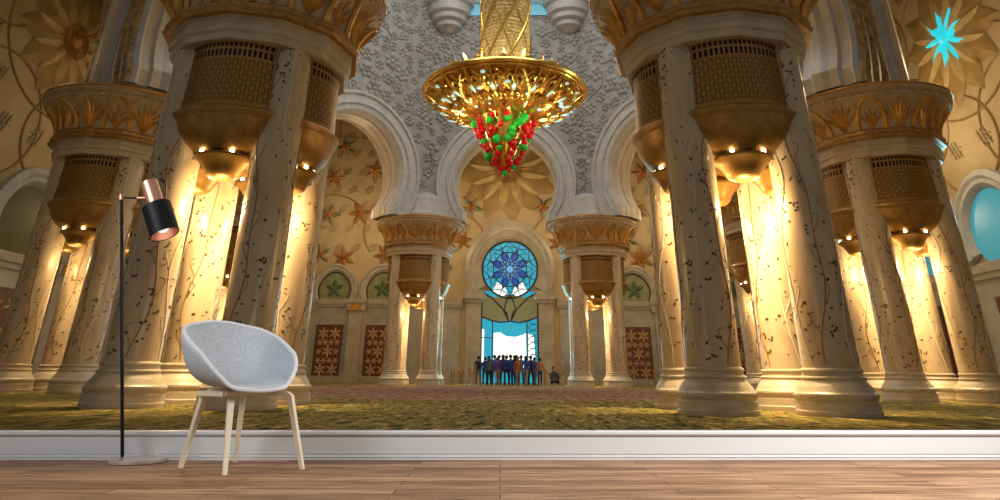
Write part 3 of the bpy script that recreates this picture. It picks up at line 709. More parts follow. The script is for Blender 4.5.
# ------------------------------------------------------------------ octagon of arches on the capitals
V = [(-6.56, 49.82), (6.56, 49.82), (16.2, 40.2), (15.85, 26.6), (6.56, 17.03), (-6.56, 17.03), (-16.35, 26.6), (-16.35, 40.2)]
ARCH = [(0, 1, 'wall_arcade_back', 'grey carved arcade wall over the stained glass portal'), (1, 2, 'wall_arcade_back_right', 'grey carved arcade wall slanting right of the chandelier'),
        (7, 0, 'wall_arcade_back_left', 'grey carved arcade wall slanting left of the chandelier'), (2, 3, 'wall_arcade_right', 'grey carved arcade wall above the right aisle'),
        (6, 7, 'wall_arcade_left', 'grey carved arcade wall above the left aisle'), (3, 4, 'wall_arcade_front_right', 'ribbed arcade arch rising from the right-hand capitals'),
        (5, 6, 'wall_arcade_front_left', 'ribbed arcade arch rising from the left-hand capitals')]
HT = 31.0
def arcade(i, j, name, lab):
    A, B = Vector((*V[i], 0)), Vector((*V[j], 0)); L = (B-A).length
    mid = (A+B)/2; U = (B-A).normalized(); N = (Vector((0, 33.4, 0))-mid); N.z = 0; N = (N-U*N.dot(U)).normalized()
    Z = Vector((0, 0, 1)); z0 = 11.30; zc = 14.3; R = 3.95; T = 1.25; ZL = -2.3; FT = z0-zc
    O = mid+Z*zc
    hs = horseshoe(O, U, Z, R, ZL, 40, 0.04, FT)
    def outer(p):                                        # matching point on the panel's outline
        u = (p-O).dot(U); z = (p-O).dot(Z); ang = math.atan2(z, u)
        hw, top = L/2-0.3, HT-zc
        if p is hs[0] : return O+U*hw+Z*(z0-zc)
        if p is hs[-1]: return O-U*hw+Z*(z0-zc)
        k = min(hw/max(abs(u), 1e-6), (top/z) if z > 1e-6 else 1e9)
        q = O+U*u*k+Z*max(z*k, z0-zc)
        return q
    ot = [outer(p) for p in hs]
    # snap corners
    for sx in (1, -1):
        cpt = O+U*sx*(L/2-0.3)+Z*(HT-zc); kk = min(range(len(ot)), key=lambda q_: (ot[q_]-cpt).length); ot[kk] = cpt
    mb = MB()
    for sg in (1, -1):
        mb.grid([[p+N*T*sg for p in hs], [p+N*T*sg for p in ot]])
    mb.grid([[p+N*T for p in ot], [p-N*T for p in ot]])
    for e in (0, -1):                                # undersides of the two limbs
        o_ = len(mb.v); mb.v += [tuple(q) for q in (hs[e]+N*T, ot[e]+N*T, ot[e]-N*T, hs[e]-N*T)]; mb.face(range(o_, o_+4))
    w = mb.build(name, M['carved'], smooth=False); struct(w, lab, 'arch')
    # soffit with ridges
    rows = []
    for off, dr in ((1.25, 0.0), (1.05, -0.10), (0.95, 0.0), (0.60, 0.0), (0.50, -0.14), (0.15, -0.14), (-0.15, -0.14), (-0.50, -0.14), (-0.60, 0.0), (-0.95, 0.0), (-1.05, -0.10), (-1.25, 0.0)):
        rows.append([p+N*off for p in horseshoe(O, U, Z, R+dr-0.02, ZL*(R+dr)/R, 40, 0.04, FT)])
    mb = MB()
    for q_ in range(len(rows)-1):
        mb.cur = (1, 0, 0, 1, 0, 2, 0, 1, 0, 0, 1)[q_]; mb.grid(rows[q_:q_+2])
    mb.build('arch_soffit', [M['soffit'], M['archstone'], M['trim']], w, ang=25)
    for sg in (1, -1):
        mb = MB()
        pr = [(R-0.02, 1.2), (R+0.02, 1.42), (R+0.14, 1.46), (R+0.2, 1.36), (R+0.42, 1.36), (R+0.5, 1.5), (R+0.62, 1.5), (R+0.70, 1.4), (R+1.15, 1.4), (R+1.22, 1.56), (R+1.42, 1.56), (R+1.5, 1.3), (R+1.52, 1.2)]
        ring(mb, O, U, Z, N*sg, pr, ZL, 48, 0.04, FT)
        mb.build('archivolt', M['goldcarve' if sg < 0 and i in (3, 5) else 'archstone'], w, ang=30)
    # carved flowers on the face towards the dome (and outward where it shows)
    lr = random.Random(i*7+3)
    mb = MB(); placed = []
    tries = 0
    while len(placed) < 520 and tries < 16000:
        tries += 1
        u = lr.uniform(-L/2+0.5, L/2-0.5); z = lr.uniform(z0+0.4, HT-0.4); r = lr.uniform(0.42, 0.85)
        if math.hypot(u, z-zc) < R+1.60+r*0.8: continue
        if any(math.hypot(u-a, z-b) < (r+c_)*0.80 for a, b, c_ in placed): continue
        placed.append((u, z, r))
    for (u, z, r) in placed:
        c = O+U*u+Z*(z-zc)+N*(T-0.02); n = 5 if r < 0.45 else 6; a0 = lr.random()*6
        for q in range(n):
            a = a0+2*PI*q/n; p = c+(U*math.cos(a)+Z*math.sin(a))*r*0.58
            dome(mb, p, U, Z, N, r*0.36, 0.08+0.13*r)
        dome(mb, c, U, Z, N, r*0.26, 0.18)
    for q in range(26):
        u = lr.uniform(-L/2+0.8, L/2-0.8); z = lr.uniform(z0+1, HT-1); a0 = lr.random()*6; r = lr.uniform(0.6, 1.1)
        if math.hypot(u, z-zc) < R+1.7+r: continue
        mb.tube(arc_pts(O+U*u+Z*(z-zc), U, Z, N, r, a0, a0+3.6, 14, T+0.03), 0.07, 4)
    mb.build('floral_carving', M['carved'], w, ang=50)
    return w
def dome(mb, c, U, Z, N, r, h):
    o = len(mb.v); n = 6
    for rr, hh in ((1.0, 0.0), (0.72, 0.72)):
        for q in range(n): mb.v.append(tuple(c+(U*math.cos(2*PI*q/n)+Z*math.sin(2*PI*q/n))*r*rr+N*h*hh))
    mb.v.append(tuple(c+N*h))
    for q in range(n):
        k = (q+1) % n
        mb.face((o+q, o+k, o+n+k, o+n+q)); mb.face((o+n+q, o+n+k, o+2*n))
for a_ in ARCH: arcade(*a_)
# piers that stand on the capitals between neighbouring arches
for i, (x, y) in enumerate(V):
    big = i in (2, 3, 6, 7)
    mb = MB().lathe([(2.62, 11.28), (2.62, 11.62), (2.45, 11.70), (2.35, 11.9), (2.3, 12.9), (2.05, 13.1), (1.5, 13.4), (0.6, 14.0)] if not big else [(2.3, 11.28), (2.3, 11.60), (2.0, 11.66), (1.95, 31.0)], 24)
    p = mb.build('wall_pier', M['archstone']); struct(p, 'grey stone pier rising off a capital towards the dome', 'pier')
    if big:
        mb = MB()
        for q in range(24):
            a = 2*PI*(q+0.5)/24; c = Vector((1.94*math.cos(a), 1.94*math.sin(a), 0))
            mb.cur = (0, 1, 2, 1)[q % 4]
            mb.tube([c+Vector((0, 0, 11.66)), c+Vector((0, 0, 31))], (0.24, 0.10, 0.18, 0.10)[q % 4], 8)
        mb.build('pier_rib', [M['soffit'], M['archstone'], M['goldcarve']], p)
    p.location = (x, y, 0)
for x in (-5.0, 5.3):                                   # stepped corbels under the drum
    mb = MB().lathe([(0.2, 27.2), (0.5, 27.3), (0.8, 27.6), (1.15, 27.75), (1.2, 28.1), (1.55, 28.3), (1.6, 28.7), (1.9, 28.9), (1.95, 29.6), (2.2, 29.8), (2.2, 31.0)], 28)
    p = mb.build('wall_corbel', M['archstone'], ang=25); p.location = (x, 48.7, 0); struct(p, 'stepped half round corbel high on the carved wall', 'corbel')
# drum windows and the dome lid
mb = MB().lathe([(17.2, 30.9), (17.2, 31.2), (16.9, 31.3), (16.9, 36.3)], 48, (0, 33.4), cap=False)
struct(mb.build('wall_drum', M['archstone']), 'ring wall carrying the dome above the chandelier', 'wall')
for k, x in enumerate((-3.0, 3.0)):
    P = lambda u, z, off=0.0: Vector((u, 48.5-off, z))
    U_, N_ = Vector((1, 0, 0)), Vector((0, -1, 0))
    mb = MB(); O = P(x*0.85, 30.2)
    disc_face(mb, [p+N_*0.1 for p in horseshoe(O, U_, Vector((0, 0, 1)), 1.6, -1.2, 28, 0.05)])
    o = mb.build('window_%d' % (k+2), M['tealdim'], smooth=False); struct(o, 'turquoise lunette window high in the carved wall, '+('left' if x < 0 else 'right')+' of the chandelier stem', 'window')
    mb = MB()
    for q in range(7):
        t = -0.3+q*0.6
        mb.tube([O+N_*0.14, O+(U_*math.cos(t)+Vector((0, 0, 1))*math.sin(t))*1.55+N_*0.14], 0.05, 4)
    for r in (0.6, 1.1, 1.6): mb.tube(arc_pts(O, U_, Vector((0, 0, 1)), N_, r, -0.6, PI+0.6, 22, 0.14), 0.05, 4)
    mb.build('window_tracery', M['archstone'], o)

# ------------------------------------------------------------------ chandelier
ch = empty('chandelier', (0.2, 33.4, 10.4))
tag(ch, 'huge gilded chandelier with red and green crystal drops hanging under the dome', 'chandelier')
def CH(p): return Vector(p)-Vector((0, 0, 10.4))
mb = MB()
mb.lathe([(1.30, 4.5), (1.40, 6.0), (1.42, 24), ], 40)
stem = mb.build('stem', M['stem'], ch)
mb = MB()
for k in range(7):
    a0 = 2*PI*k/7
    mb.tube([(1.47*math.cos(a0+t*0.42), 1.47*math.sin(a0+t*0.42), 5.2+t*1.25) for t in range(15)], 0.085, 5)
    mb.tube([(1.45*math.cos(a0-t*0.3), 1.45*math.sin(a0-t*0.3), 5.2+t*1.25) for t in range(15)], 0.045, 4)
mb.build('stem_cable', M['gold'], stem)
mb = MB()
for zz in [5.3+0.24*i for i in range(75)]: mb.tube([(1.43*math.cos(2*PI*q/28), 1.43*math.sin(2*PI*q/28), zz) for q in range(28)], 0.045, 4, closed=True)
mb.build('stem_bead_row', M['stem'], stem)
dp = lambda t: (1.5+2.95*t, 13.75-10.4+1.35*t**1.7)       # dish section from hub to rim
mb = MB().lathe([dp(i/10) for i in range(11)]+[(4.3, 4.85), (3.0, 4.5), (1.5, 4.5)], 64, cap=False)
dish = mb.build('dish', M['gold2'], ch, ang=40)
mb = MB()
def dishpt(a, t, off):
    r, z = dp(t); return Vector(((r+off*0.25)*math.cos(a), (r+off*0.25)*math.sin(a), z-off*0.95))
for k in range(20):
    a0 = 2*PI*k/20
    for sg in (-1, 1):
        P_ = []
        for i in range(15):
            q = i/14
            P_.append(dishpt(a0+sg*0.17*math.sin(q*PI*1.15), 0.02+0.88*q, 0.10))
        mb.tube(P_, [0.15-0.06*i/14 for i in range(15)], 5)
        # scrolls
        c_t = 0.72; 
        mb.tube([dishpt(a0+sg*(0.085+0.055*math.cos(t)*(1-t/9)), c_t+0.13*math.sin(t)*(1-t/9), 0.16) for t in [0.55*i for i in range(13)]], 0.085, 5)
        mb.tube([dishpt(a0+sg*(0.07+0.05*math.cos(t)*(1-t/9)), 0.40+0.10*math.sin(t)*(1-t/9), 0.16) for t in [0.6*i for i in range(11)]], 0.075, 5)
    mb.tube([dishpt(a0+PI/20, t, 0.12) for t in (0.1, 0.3, 0.5, 0.7, 0.9, 1.0)], [0.05, 0.12, 0.06, 0.15, 0.09, 0.05], 6)
mb.build('dish_scroll', M['gold'], dish, ang=50)
mb = MB()
for rr, zz, th in ((4.5, 4.72, 0.13), (4.38, 4.55, 0.07), (1.55, 3.33, 0.16), (2.6, 3.66, 0.06)):
    mb.tube([(rr*math.cos(2*PI*q/64), rr*math.sin(2*PI*q/64), zz) for q in range(64)], th, 6, closed=True)
mb.build('dish_rim', M['gold'], dish)
mb = MB()
for k in range(40):                                     # standing leaves of the crown
    a0 = 2*PI*k/40; big = k % 2 == 0
    rad = Vector((math.cos(a0), math.sin(a0), 0)); T_ = Vector((-math.sin(a0), math.cos(a0), 0))
    o_ = Vector((4.25*math.cos(a0), 4.25*math.sin(a0), 4.7))
    mb.petal(o_, Vector((0, 0, 1)), T_, rad, 0.0, 0.0, 0.55 if big else 0.35, 0.26, 0.10)
    i_ = Vector((2.6*math.cos(a0), 2.6*math.sin(a0), 4.5))
    mb.petal(i_, Vector((0, 0, 1))*0.8+rad*0.6, T_, rad, 0.0, 0.0, 1.7 if big else 1.2, 0.30, 0.15)
mb.build('crown_leaf', M['gold2'], dish, ang=25)
mb = MB(); lr = random.Random(12)
for k in range(60):
    a = lr.random()*2*PI; t = lr.uniform(0.2, 0.95); p = dishpt(a, t, 0.18)
    sd = MB().ball((0, 0, 0), 0.1, 8, 6, (1, 1, 0.6)).build('crystal_stud', M['crystal'], dish) if k == 0 else sd.copy()
    if k: COL.objects.link(sd); sd.parent = dish
    sd.location = p; q = lr.uniform(0.6, 1.5); sd.scale = (q, q, q)
lf = MB().petal((0, 0, 0), (1, 0, 0.3), (0, 1, 0), (0, 0, -1), 0.0, 0.0, 0.55, 0.10, 0.06).build('crystal_leaf', M['crystal'], dish)
for k in range(20):
    a = 2*PI*(k+0.5)/20
    if k: lf = lf.copy(); COL.objects.link(lf); lf.parent = dish
    lf.location = dishpt(a, 0.55, 0.2); lf.rotation_euler = (0, 0, a)
mb = MB().lathe([(0.10, 0.45), (0.35, 0.7), (0.7, 1.4), (1.0, 2.2), (1.25, 3.0), (1.4, 3.3)], 24)
mb.build('drop_cage', M['gold'], ch)
bead_r = MB().ball((0, 0, 0), 0.155, 12, 8).build('crystal_drop', M['cred'], ch); bead_g = MB().ball((0, 0, 0), 0.18, 12, 8).build('crystal_drop', M['cgreen'], ch)
bead_r['label'] = 'ruby red drop'; bead_g['label'] = 'emerald green drop'
nb = 0
for row in range(12):
    z = 0.35+row*0.235; r = 0.20+1.44*(row/11)**0.62; n = max(3, int(2*PI*r/0.95)+1)
    for q in range(n):
        a = 2*PI*q/n+row*0.7+lr.uniform(-0.2, 0.2); src = bead_r if lr.random() < 0.55 else bead_g
        o = src if (nb == 0 and src is bead_r) else src.copy()
        if o is not src: COL.objects.link(o); o.parent = ch
        s_ = lr.uniform(0.9, 1.4)
        o.location = (r*math.cos(a), r*math.sin(a), z+lr.uniform(-0.08, 0.08)); o.scale = (s_, s_, s_); nb += 1
bead_g.location = (0.05, -0.1, 0.12)
for k in range(8):                                      # the chandelier's own lamps, in the dish's rim and round the drops
    a = 2*PI*k/8+0.2
    point('chandelier lamp', (0.2+3.6*math.cos(a), 33.4+3.6*math.sin(a), 16.1), 130, (1, 0.86, 0.6), 0.15)
    point('chandelier lamp', (0.2+2.9*math.cos(a), 33.4+2.9*math.sin(a), 12.9), 55, (1, 0.88, 0.66), 0.15)
print('drops', nb)

# ------------------------------------------------------------------ visitors
def person_mesh(name, h, pose, mats, seed):
    """one continuous skinned body; faces get trouser / shirt / skin slots by height"""
    lr = random.Random(seed)
    J = {}; k = h/1.75
    lean = lr.uniform(-0.04, 0.04); st = lr.uniform(0.07, 0.13); tw = lr.uniform(-0.08, 0.08)
    pts = [('pelvis', (0, 0, .93), .155), ('belly', (0, -.005, 1.08), .135), ('chest', (lean, 0, 1.30), .16), ('neckb', (lean, .01, 1.46), .085), ('neck', (lean, 0, 1.52), .055), ('chin', (lean, -.02, 1.575), .07), ('head', (lean, -.01, 1.655), .095), ('crown', (lean, 0, 1.715), .075)]
    E_ = [('pelvis', 'belly'), ('belly', 'chest'), ('chest', 'neckb'), ('neckb', 'neck'), ('neck', 'chin'), ('chin', 'head'), ('head', 'crown')]
    for s, n in ((-1, 'l'), (1, 'r')):
        fy = -tw*s
        pts += [('hip'+n, (s*.10, 0, .86), .105), ('knee'+n, (s*st, -.02+fy, .48), .068), ('ankle'+n, (s*(st+.01), .02+fy*1.5, .09), .045), ('toe'+n, (s*(st+.04), -.13+fy*1.5, .035), .036)]
        E_ += [('pelvis', 'hip'+n), ('hip'+n, 'knee'+n), ('knee'+n, 'ankle'+n), ('ankle'+n, 'toe'+n)]
        pts += [('sh'+n, (s*.185+lean, 0, 1.41), .065)]
        E_ += [('neckb', 'sh'+n)]
        if pose == 'raised' or (pose == 'half' and s > 0):
            pts += [('el'+n, (s*.26+lean, -.16, 1.22), .045), ('wr'+n, (s*.10+lean, -.33, 1.44), .032), ('ha'+n, (s*.07+lean, -.36, 1.50), .034)]
        elif pose == 'hip' and s > 0:
            pts += [('el'+n, (s*.36+lean, .05, 1.16), .045), ('wr'+n, (s*.20, -.05, 1.0), .032), ('ha'+n, (s*.15, -.07, .97), .03)]
        else:
            pts += [('el'+n, (s*.235, .03, 1.13), .046), ('wr'+n, (s*.25, -.04, .88), .032), ('ha'+n, (s*.245, -.06, .79), .036)]
        E_ += [('sh'+n, 'el'+n), ('el'+n, 'wr'+n), ('wr'+n, 'ha'+n)]
    idx = {p[0]: i for i, p in enumerate(pts)}
    me = bpy.data.meshes.new(name); me.from_pydata([Vector(p[1])*k for p in pts], [(idx[a], idx[b]) for a, b in E_], [])
    return skin_mesh(me, name, [p[2]*k for p in pts], mats, lambda z: z/k, pose)
def skin_mesh(me, name, radii, mats, zf, pose):
    o = bpy.data.objects.new(name, me); COL.objects.link(o)
    md = o.modifiers.new('s', 'SKIN'); md.use_smooth_shade = True
    for i, r in enumerate(radii): me.skin_vertices[0].data[i].radius = (r, r*0.82)
    me.skin_vertices[0].data[0].use_root = True
    o.modifiers.new('u', 'SUBSURF').levels = 2; o.modifiers['u'].render_levels = 2
    dg = bpy.context.evaluated_depsgraph_get(); ev = o.evaluated_get(dg)
    nm = bpy.data.meshes.new_from_object(ev)
    o.modifiers.clear(); o.data = nm; bpy.data.meshes.remove(me)
    nm.materials.clear()
    for m in mats: nm.materials.append(m)
    for p in nm.polygons:
        z = zf(p.center.z); p.use_smooth = True
        if pose == 'sit': p.material_index = 0 if z < 0.80 else 2
        else:
            p.material_index = 3 if z < 0.07 else (0 if z < 0.96 else (1 if z < 1.50 else 2))
            if pose != 'raised' and abs(p.center.x) > 0.2*zf(1)/1 and z < 0.90: p.material_index = 2
    return o
SK = plain('skin', (0.30, 0.15, 0.09), 0.6); HR = plain('dark hair', (0.012, 0.009, 0.008), 0.7); SHOE = plain('black shoes', (0.015, 0.013, 0.012), 0.6)
cols = {'navy': (0.012, 0.03, 0.16), 'blue': (0.03, 0.09, 0.38), 'black': (0.012, 0.012, 0.016), 'grey': (0.10, 0.11, 0.14), 'rust': (0.35, 0.10, 0.04), 'white': (0.28, 0.29, 0.36), 'purple': (0.10, 0.05, 0.22), 'khaki': (0.30, 0.22, 0.13), 'teal': (0.02, 0.14, 0.22)}
CM = {k: plain(k+' cloth', v, 0.8) for k, v in cols.items()}
def hair(o, h, long_):
    k = h/1.75; z0 = 1.665*k
    mb = MB(); mb.ball((0, 0.012*k, z0+0.012), 0.112*k, 12, 8, (0.92, 0.98, 1.0))
    # trim the face side: keep it as a cap set back
    mb.v = [(x, y if y > -0.045*k else -0.045*k, z if z > z0-0.03*k or y > 0.02 else z0-0.03*k) for x, y, z in mb.v]
    if long_: mb.ball((0, 0.055*k, z0-0.12*k), 0.10*k, 10, 8, (0.95, 0.55, 1.6))
    mb.build('hair', HR, o)
PE = [  # x, y, height, pose, trousers, shirt, facing (radians), label
    (-2.62, 51.6, 1.74, 'stand', 'grey', 'black', 3.0, 'person in grey trousers and black top, standing at the left edge of the crowd'),
    (-2.05, 52.6, 1.72, 'raised', 'navy', 'navy', 2.9, 'person in dark blue raising both hands, second from the left in the crowd'),
    (-1.55, 51.2, 1.62, 'stand', 'black', 'grey', 0.4, 'person in grey top and black trousers, turned towards the left posts'),
    (-1.15, 52.9, 1.84, 'half', 'navy', 'blue', 3.3, 'tall person in blue top with one hand raised, left of the crowd centre'),
    (-0.78, 51.0, 1.66, 'stand', 'khaki', 'purple', 3.1, 'person in purple top and khaki trousers in the front of the crowd'),
    (-0.30, 52.5, 1.86, 'raised', 'navy', 'navy', 3.2, 'tall person in navy raising both hands, in the middle of the crowd'),
    (0.08, 50.7, 1.78, 'stand', 'black', 'navy', 3.1, 'person in navy top and black trousers, front and centre of the crowd'),
    (0.42, 53.0, 1.88, 'half', 'navy', 'blue', 2.8, 'tallest person in blue, right behind the crowd centre'),
    (0.80, 51.6, 1.80, 'hip', 'navy', 'navy', 3.4, 'person in navy with one hand on the hip'),
    (1.15, 50.6, 1.70, 'stand', 'khaki', 'rust', 0.3, 'person in rust orange top and khaki trousers facing the hall'),
    (1.45, 52.9, 1.84, 'raised', 'teal', 'teal', 3.1, 'person in teal clothes raising both hands near the right pane'),
    (1.90, 51.0, 1.76, 'stand', 'white', 'blue', 2.6, 'person in blue top and white trousers, right of the crowd centre'),
    (2.38, 52.0, 1.80, 'half', 'black', 'black', 3.3, 'person all in black with one hand raised, right side of the crowd'),
    (2.72, 51.0, 1.68, 'stand', 'grey', 'purple', 2.2, 'person in purple top and grey trousers, second from the right in the crowd'),
    (-1.75, 53.6, 1.80, 'half', 'navy', 'blue', 3.2, 'person in blue with one raised hand, back row at the left end'),
    (-0.72, 53.7, 1.86, 'stand', 'navy', 'navy', 3.1, 'tall person in navy with lowered arms, in the back row left of centre'),
    (0.98, 53.7, 1.88, 'raised', 'navy', 'black', 3.1, 'tall person in black top raising both hands, back row right of centre'),
    (1.95, 53.8, 1.82, 'stand', 'black', 'blue', 3.1, 'person in blue top and black trousers, back row at the right end'),
    (3.22, 51.7, 1.66, 'hip', 'navy', 'rust', 3.6, 'person in rust top and navy trousers at the right end of the crowd')]
for i, (x, y, h, pose, tr, shd, rz, lab) in enumerate(PE):
    o = person_mesh('person', h, pose, [CM[tr], CM[shd], SK, SHOE], i)
    o.location = (0.25+(x-0.3)*0.76, y-0.6, 0); o.scale = (1.18, 1.18, 1.10); o.rotation_euler = (0, 0, rz)
    hair(o, h, i % 3 == 2); tag(o, lab, 'person', 'visitors crowding before the portal')
# seated figure
me = bpy.data.meshes.new('person')
pt = [((0, 0, .20), .20), ((0, .03, .45), .19), ((0, .02, .66), .17), ((0, 0, .76), .08), ((0, -.03, .84), .075), ((0, -.02, .93), .095), ((0, -.01, .99), .08),
      ((-.16, -.30, .30), .13), ((-.20, -.10, .12), .10), ((.16, -.30, .30), .13), ((.20, -.10, .12), .10),
      ((-.22, 0, .64), .08), ((-.27, -.14, .44), .07), ((-.14, -.32, .42), .05), ((.22, 0, .64), .08), ((.27, -.14, .44), .07), ((.14, -.32, .42), .05)]
ed = [(0, 1), (1, 2), (2, 3), (3, 4), (4, 5), (5, 6), (0, 7), (7, 8), (0, 9), (9, 10), (2, 11), (11, 12), (12, 13), (2, 14), (14, 15), (15, 16)]
me.from_pydata([p[0] for p in pt], ed, [])
o = skin_mesh(me, 'person', [p[1] for p in pt], [CM['black'], CM['black'], SK], lambda z: z, 'sit')
o.location = (3.5, 51.3, 0); o.scale = (1.25, 1.25, 1.25); o.rotation_euler = (0, 0, 0.2); tag(o, 'person in black clothes sitting on the carpet left of a marble column', 'person')
mb = MB(); mb.ball((0, 0.02, 0.94), 0.118, 12, 8); mb.v = [(x, max(y, -0.06), z) for x, y, z in mb.v]; mb.build('headscarf', CM['black'], o)

# ------------------------------------------------------------------ brass barrier posts and ropes
def post_proto():
    e = empty('barrier_post')
    MB().lathe([(0.15, 0), (0.15, 0.03), (0.10, 0.06), (0.045, 0.09)], 16).build('post_base', M['brass'], e)
    MB().lathe([(0.048, 0.08), (0.048, 1.0)], 12).build('post_shaft', M['brass'], e)
    mb = MB().lathe([(0.05, 0.98), (0.055, 1.02), (0.035, 1.05)], 12); mb.ball((0, 0, 1.10), 0.065, 10, 8); mb.build('finial', M['brass'], e)
    return e
pp = post_proto()
PO = [(-4.05, 52.4), (-3.75, 51.4), (-3.40, 50.7), (-2.98, 50.4), (-2.58, 50.2), (-2.16, 50.0), (2.80, 49.9), (4.22, 49.6), (9.2, 52.6), (10.9, 52.4), (12.8, 52.2)]
PL = ['brass barrier post beside the left marble column, first of the row before the portal', 'brass barrier post, second from the left column in the row', 'brass barrier post, third from the left column in the row', 'brass barrier post, fourth from the left column in the row', 'brass barrier post, fifth from the left column, close to the crowd', 'brass barrier post at the left edge of the crowd', 'brass barrier post at the right edge of the crowd', 'brass barrier post beside the sitting person in black', 'brass barrier post just right of the right-hand distant columns', 'brass barrier post before the red wood screen on the right', 'brass barrier post nearest the big right column']
for i, (x, y) in enumerate(PO):
    o = pp if i == 0 else copy_tree(pp); o.location = (x, y, 0); tag(o, PL[i], 'barrier post', 'brass barrier posts')
for a, b, lab in ((0, 1, 'dark red rope slung between the two leftmost barrier posts'), (2, 3, 'dark red rope slung along the middle of the left post row'), (4, 5, 'dark red rope ending at the left edge of the crowd'), (6, 7, 'dark red rope slung behind the sitting person'), (8, 9, 'dark red rope right of the distant right columns'), (9, 10, 'dark red rope towards the big right column')):
    A, B = Vector((*PO[a], 0.93)), Vector((*PO[b], 0.93)); d = (B-A).normalized()*0.08
    mb = MB(); mb.tube([(A+d).lerp(B-d, t/10)-Vector((0, 0, 0.38*math.sin(PI*t/10)**0.9 if 0 < t < 10 else 0)) for t in range(11)], 0.026, 6)
    tag(mb.build('barrier_rope', M['rope']), lab, 'rope', 'ropes of the portal barrier')

# ------------------------------------------------------------------ lights on walls, added fill before the portal
for x, y, z, e in ((-6.56, 54.5, 12.4, 420), (6.56, 54.5, 12.4, 420), (0.2, 54.0, 13.4, 230), (-14, 52, 12.5, 600), (14, 52, 12.5, 600),
                   (-12.3, 46.0, 12.0, 260), (12.3, 46.0, 12.0, 260), (-21, 34, 13, 110), (21, 34, 13, 620), (-20, 25, 14, 70), (20.5, 26, 14, 420), (0.2, 47.5, 6.5, 90)):  # last one is an added fill for the posts and crowd, no fixture
    point('cove and fill light', (x, y, z), e, (1.0, 0.76, 0.46), 0.5)

# ------------------------------------------------------------------ the room in front: wood floor, baseboard
def roomify(o): o.matrix_world = ROOM @ Matrix.Translation((0, 0, -HF)) @ o.matrix_basis; return o
BY = 4.629
mb = MB().box(-6, 6, 0.6, BY+0.06, -0.20, 0.0)
struct(roomify(mb.build('floor_room', M['planks'], smooth=False)), 'brown wooden plank floor under the armchair and the lamp', 'floor')
prof = [(0.0, 0.0), (0.0, 0.014), (-0.004, 0.018), (0.004, 0.022), (0.004, 0.030), (0.0, 0.034), (0.0, 0.122), (0.006, 0.128), (-0.006, 0.134), (-0.012, 0.142), (-0.012, 0.154), (-0.006, 0.160), (0.02, 0.161), (0.06, 0.161), (0.06, 0.0)]
mb = MB()
rows = [[(x, BY+p[0], p[1]) for p in prof] for x in (-6, 6)]
mb.grid(rows, True, capa=True, capb=True)
struct(roomify(mb.build('baseboard_back', M['paint'], ang=25)), 'white painted baseboard running along the edge of the wooden floor', 'baseboard')

# ------------------------------------------------------------------ felt shell armchair
CX, CYY = -1.552, 4.21
chair = empty('armchair')
def sstep(x): x = max(0, min(1, x)); return x*x*(3-2*x)
def rim(ph):
    """height of the shell's rim, ph 0 = front, pi = back"""
    a = abs((ph+PI) % (2*PI)-PI)
    return 0.428+0.165*sstep((a-0.52)/0.85)+0.157*sstep((a-1.05)/1.4)+0.045*sstep((a-2.0)/1.1)
def shell(ph, s):
    a = (ph+PI) % (2*PI)-PI
    hw, fr, bk = 0.295, 0.265, 0.275
    c_, s_ = math.cos(a), math.sin(a)
    d = fr if c_ > 0 else bk
    n = 2.7
    R = (abs(c_/d)**n+abs(s_/hw)**n)**(-1/n)
    H = rim(ph)-0.425
    g = math.sin(min(1, s)*PI/2)**0.85
    hh = s**2.4
    flare = 1+0.10*hh*(H/0.36)
    x = s_*R*g*flare; y = -c_*R*g*flare
    z = 0.425+H*hh
    if c_ < 0: y += 0.03*hh*(-c_)                      # the back leans away
    if c_ > 0.7: z -= 0.022*s**3*((c_-0.7)/0.3)        # waterfall edge
    return Vector((x, y, z))
mb = MB(); NP, NS = 72, 14
rows = [[shell(2*PI*k/NP, i/NS) for k in range(NP)] for i in range(1, NS+1)]
mb.grid(rows, True, capa=True)
sh = mb.build('seat_shell', M['felt'], chair, ang=180)
md = sh.modifiers.new('thick', 'SOLIDIFY'); md.thickness = 0.022; md.offset = 0
dg = bpy.context.evaluated_depsgraph_get(); nm = bpy.data.meshes.new_from_object(sh.evaluated_get(dg)); sh.modifiers.clear(); sh.data = nm
mb = MB(); mb.tube([shell(2*PI*k/NP, 1.0) for k in range(NP)], 0.0125, 8, closed=True)
pi_ = mb.build('edge_piping', M['piping'], sh); pi_['label'] = 'pale grey rounded edge'
mb = MB(); mb.box(-0.12, 0.12, -0.12, 0.12, 0.385, 0.412)
fl = [(-0.15, -0.15), (0.15, -0.15), (0.15, 0.15), (-0.15, 0.15)]
for q in range(4): mb.tube([(*fl[q], 0.388), (*fl[(q+1) % 4], 0.388)], 0.018, 4)
mb.build('seat_frame', M['oak'], chair, smooth=False)
def leg(top, foot):
    t, f_ = Vector(top), Vector(foot); d = Vector((f_.x-t.x, f_.y-t.y, 0)).normalized()
    st = t-d*0.16
    pts = [st, t-d*0.045, t-d*0.012+Vector((0, 0, -0.004)), t.lerp(f_, 0.05)+d*0.004, t.lerp(f_, 0.14)+d*0.002, t.lerp(f_, 0.6), f_]
    mb = MB(); mb.tube(pts, [0.019, 0.021, 0.024, 0.024, 0.023, 0.020, 0.016], 4, ref=(0, 0, 1), flat=0.9)
    mb.v = [(x, y, max(z, 0.0)) for x, y, z in mb.v]
    return mb.build('leg', M['oak'], chair, ang=50)
CROT = 0.86
chair_m = Matrix.Translation((CX, CYY, 0)) @ Matrix.Rotation(CROT, 4, 'Z')
inv = chair_m.inverted()
FEET = [(-1.826, 4.26), (-1.452, 3.945), (-1.106, 4.175), (-1.615, 4.53)]
TOPS = [(-1.742, 4.22, 0.385), (-1.517, 4.04, 0.385), (-1.236, 4.2, 0.385), (-1.585, 4.42, 0.385)]
for fxy, t in zip(FEET, TOPS): leg(inv @ Vector(t), inv @ Vector((*fxy, 0)))
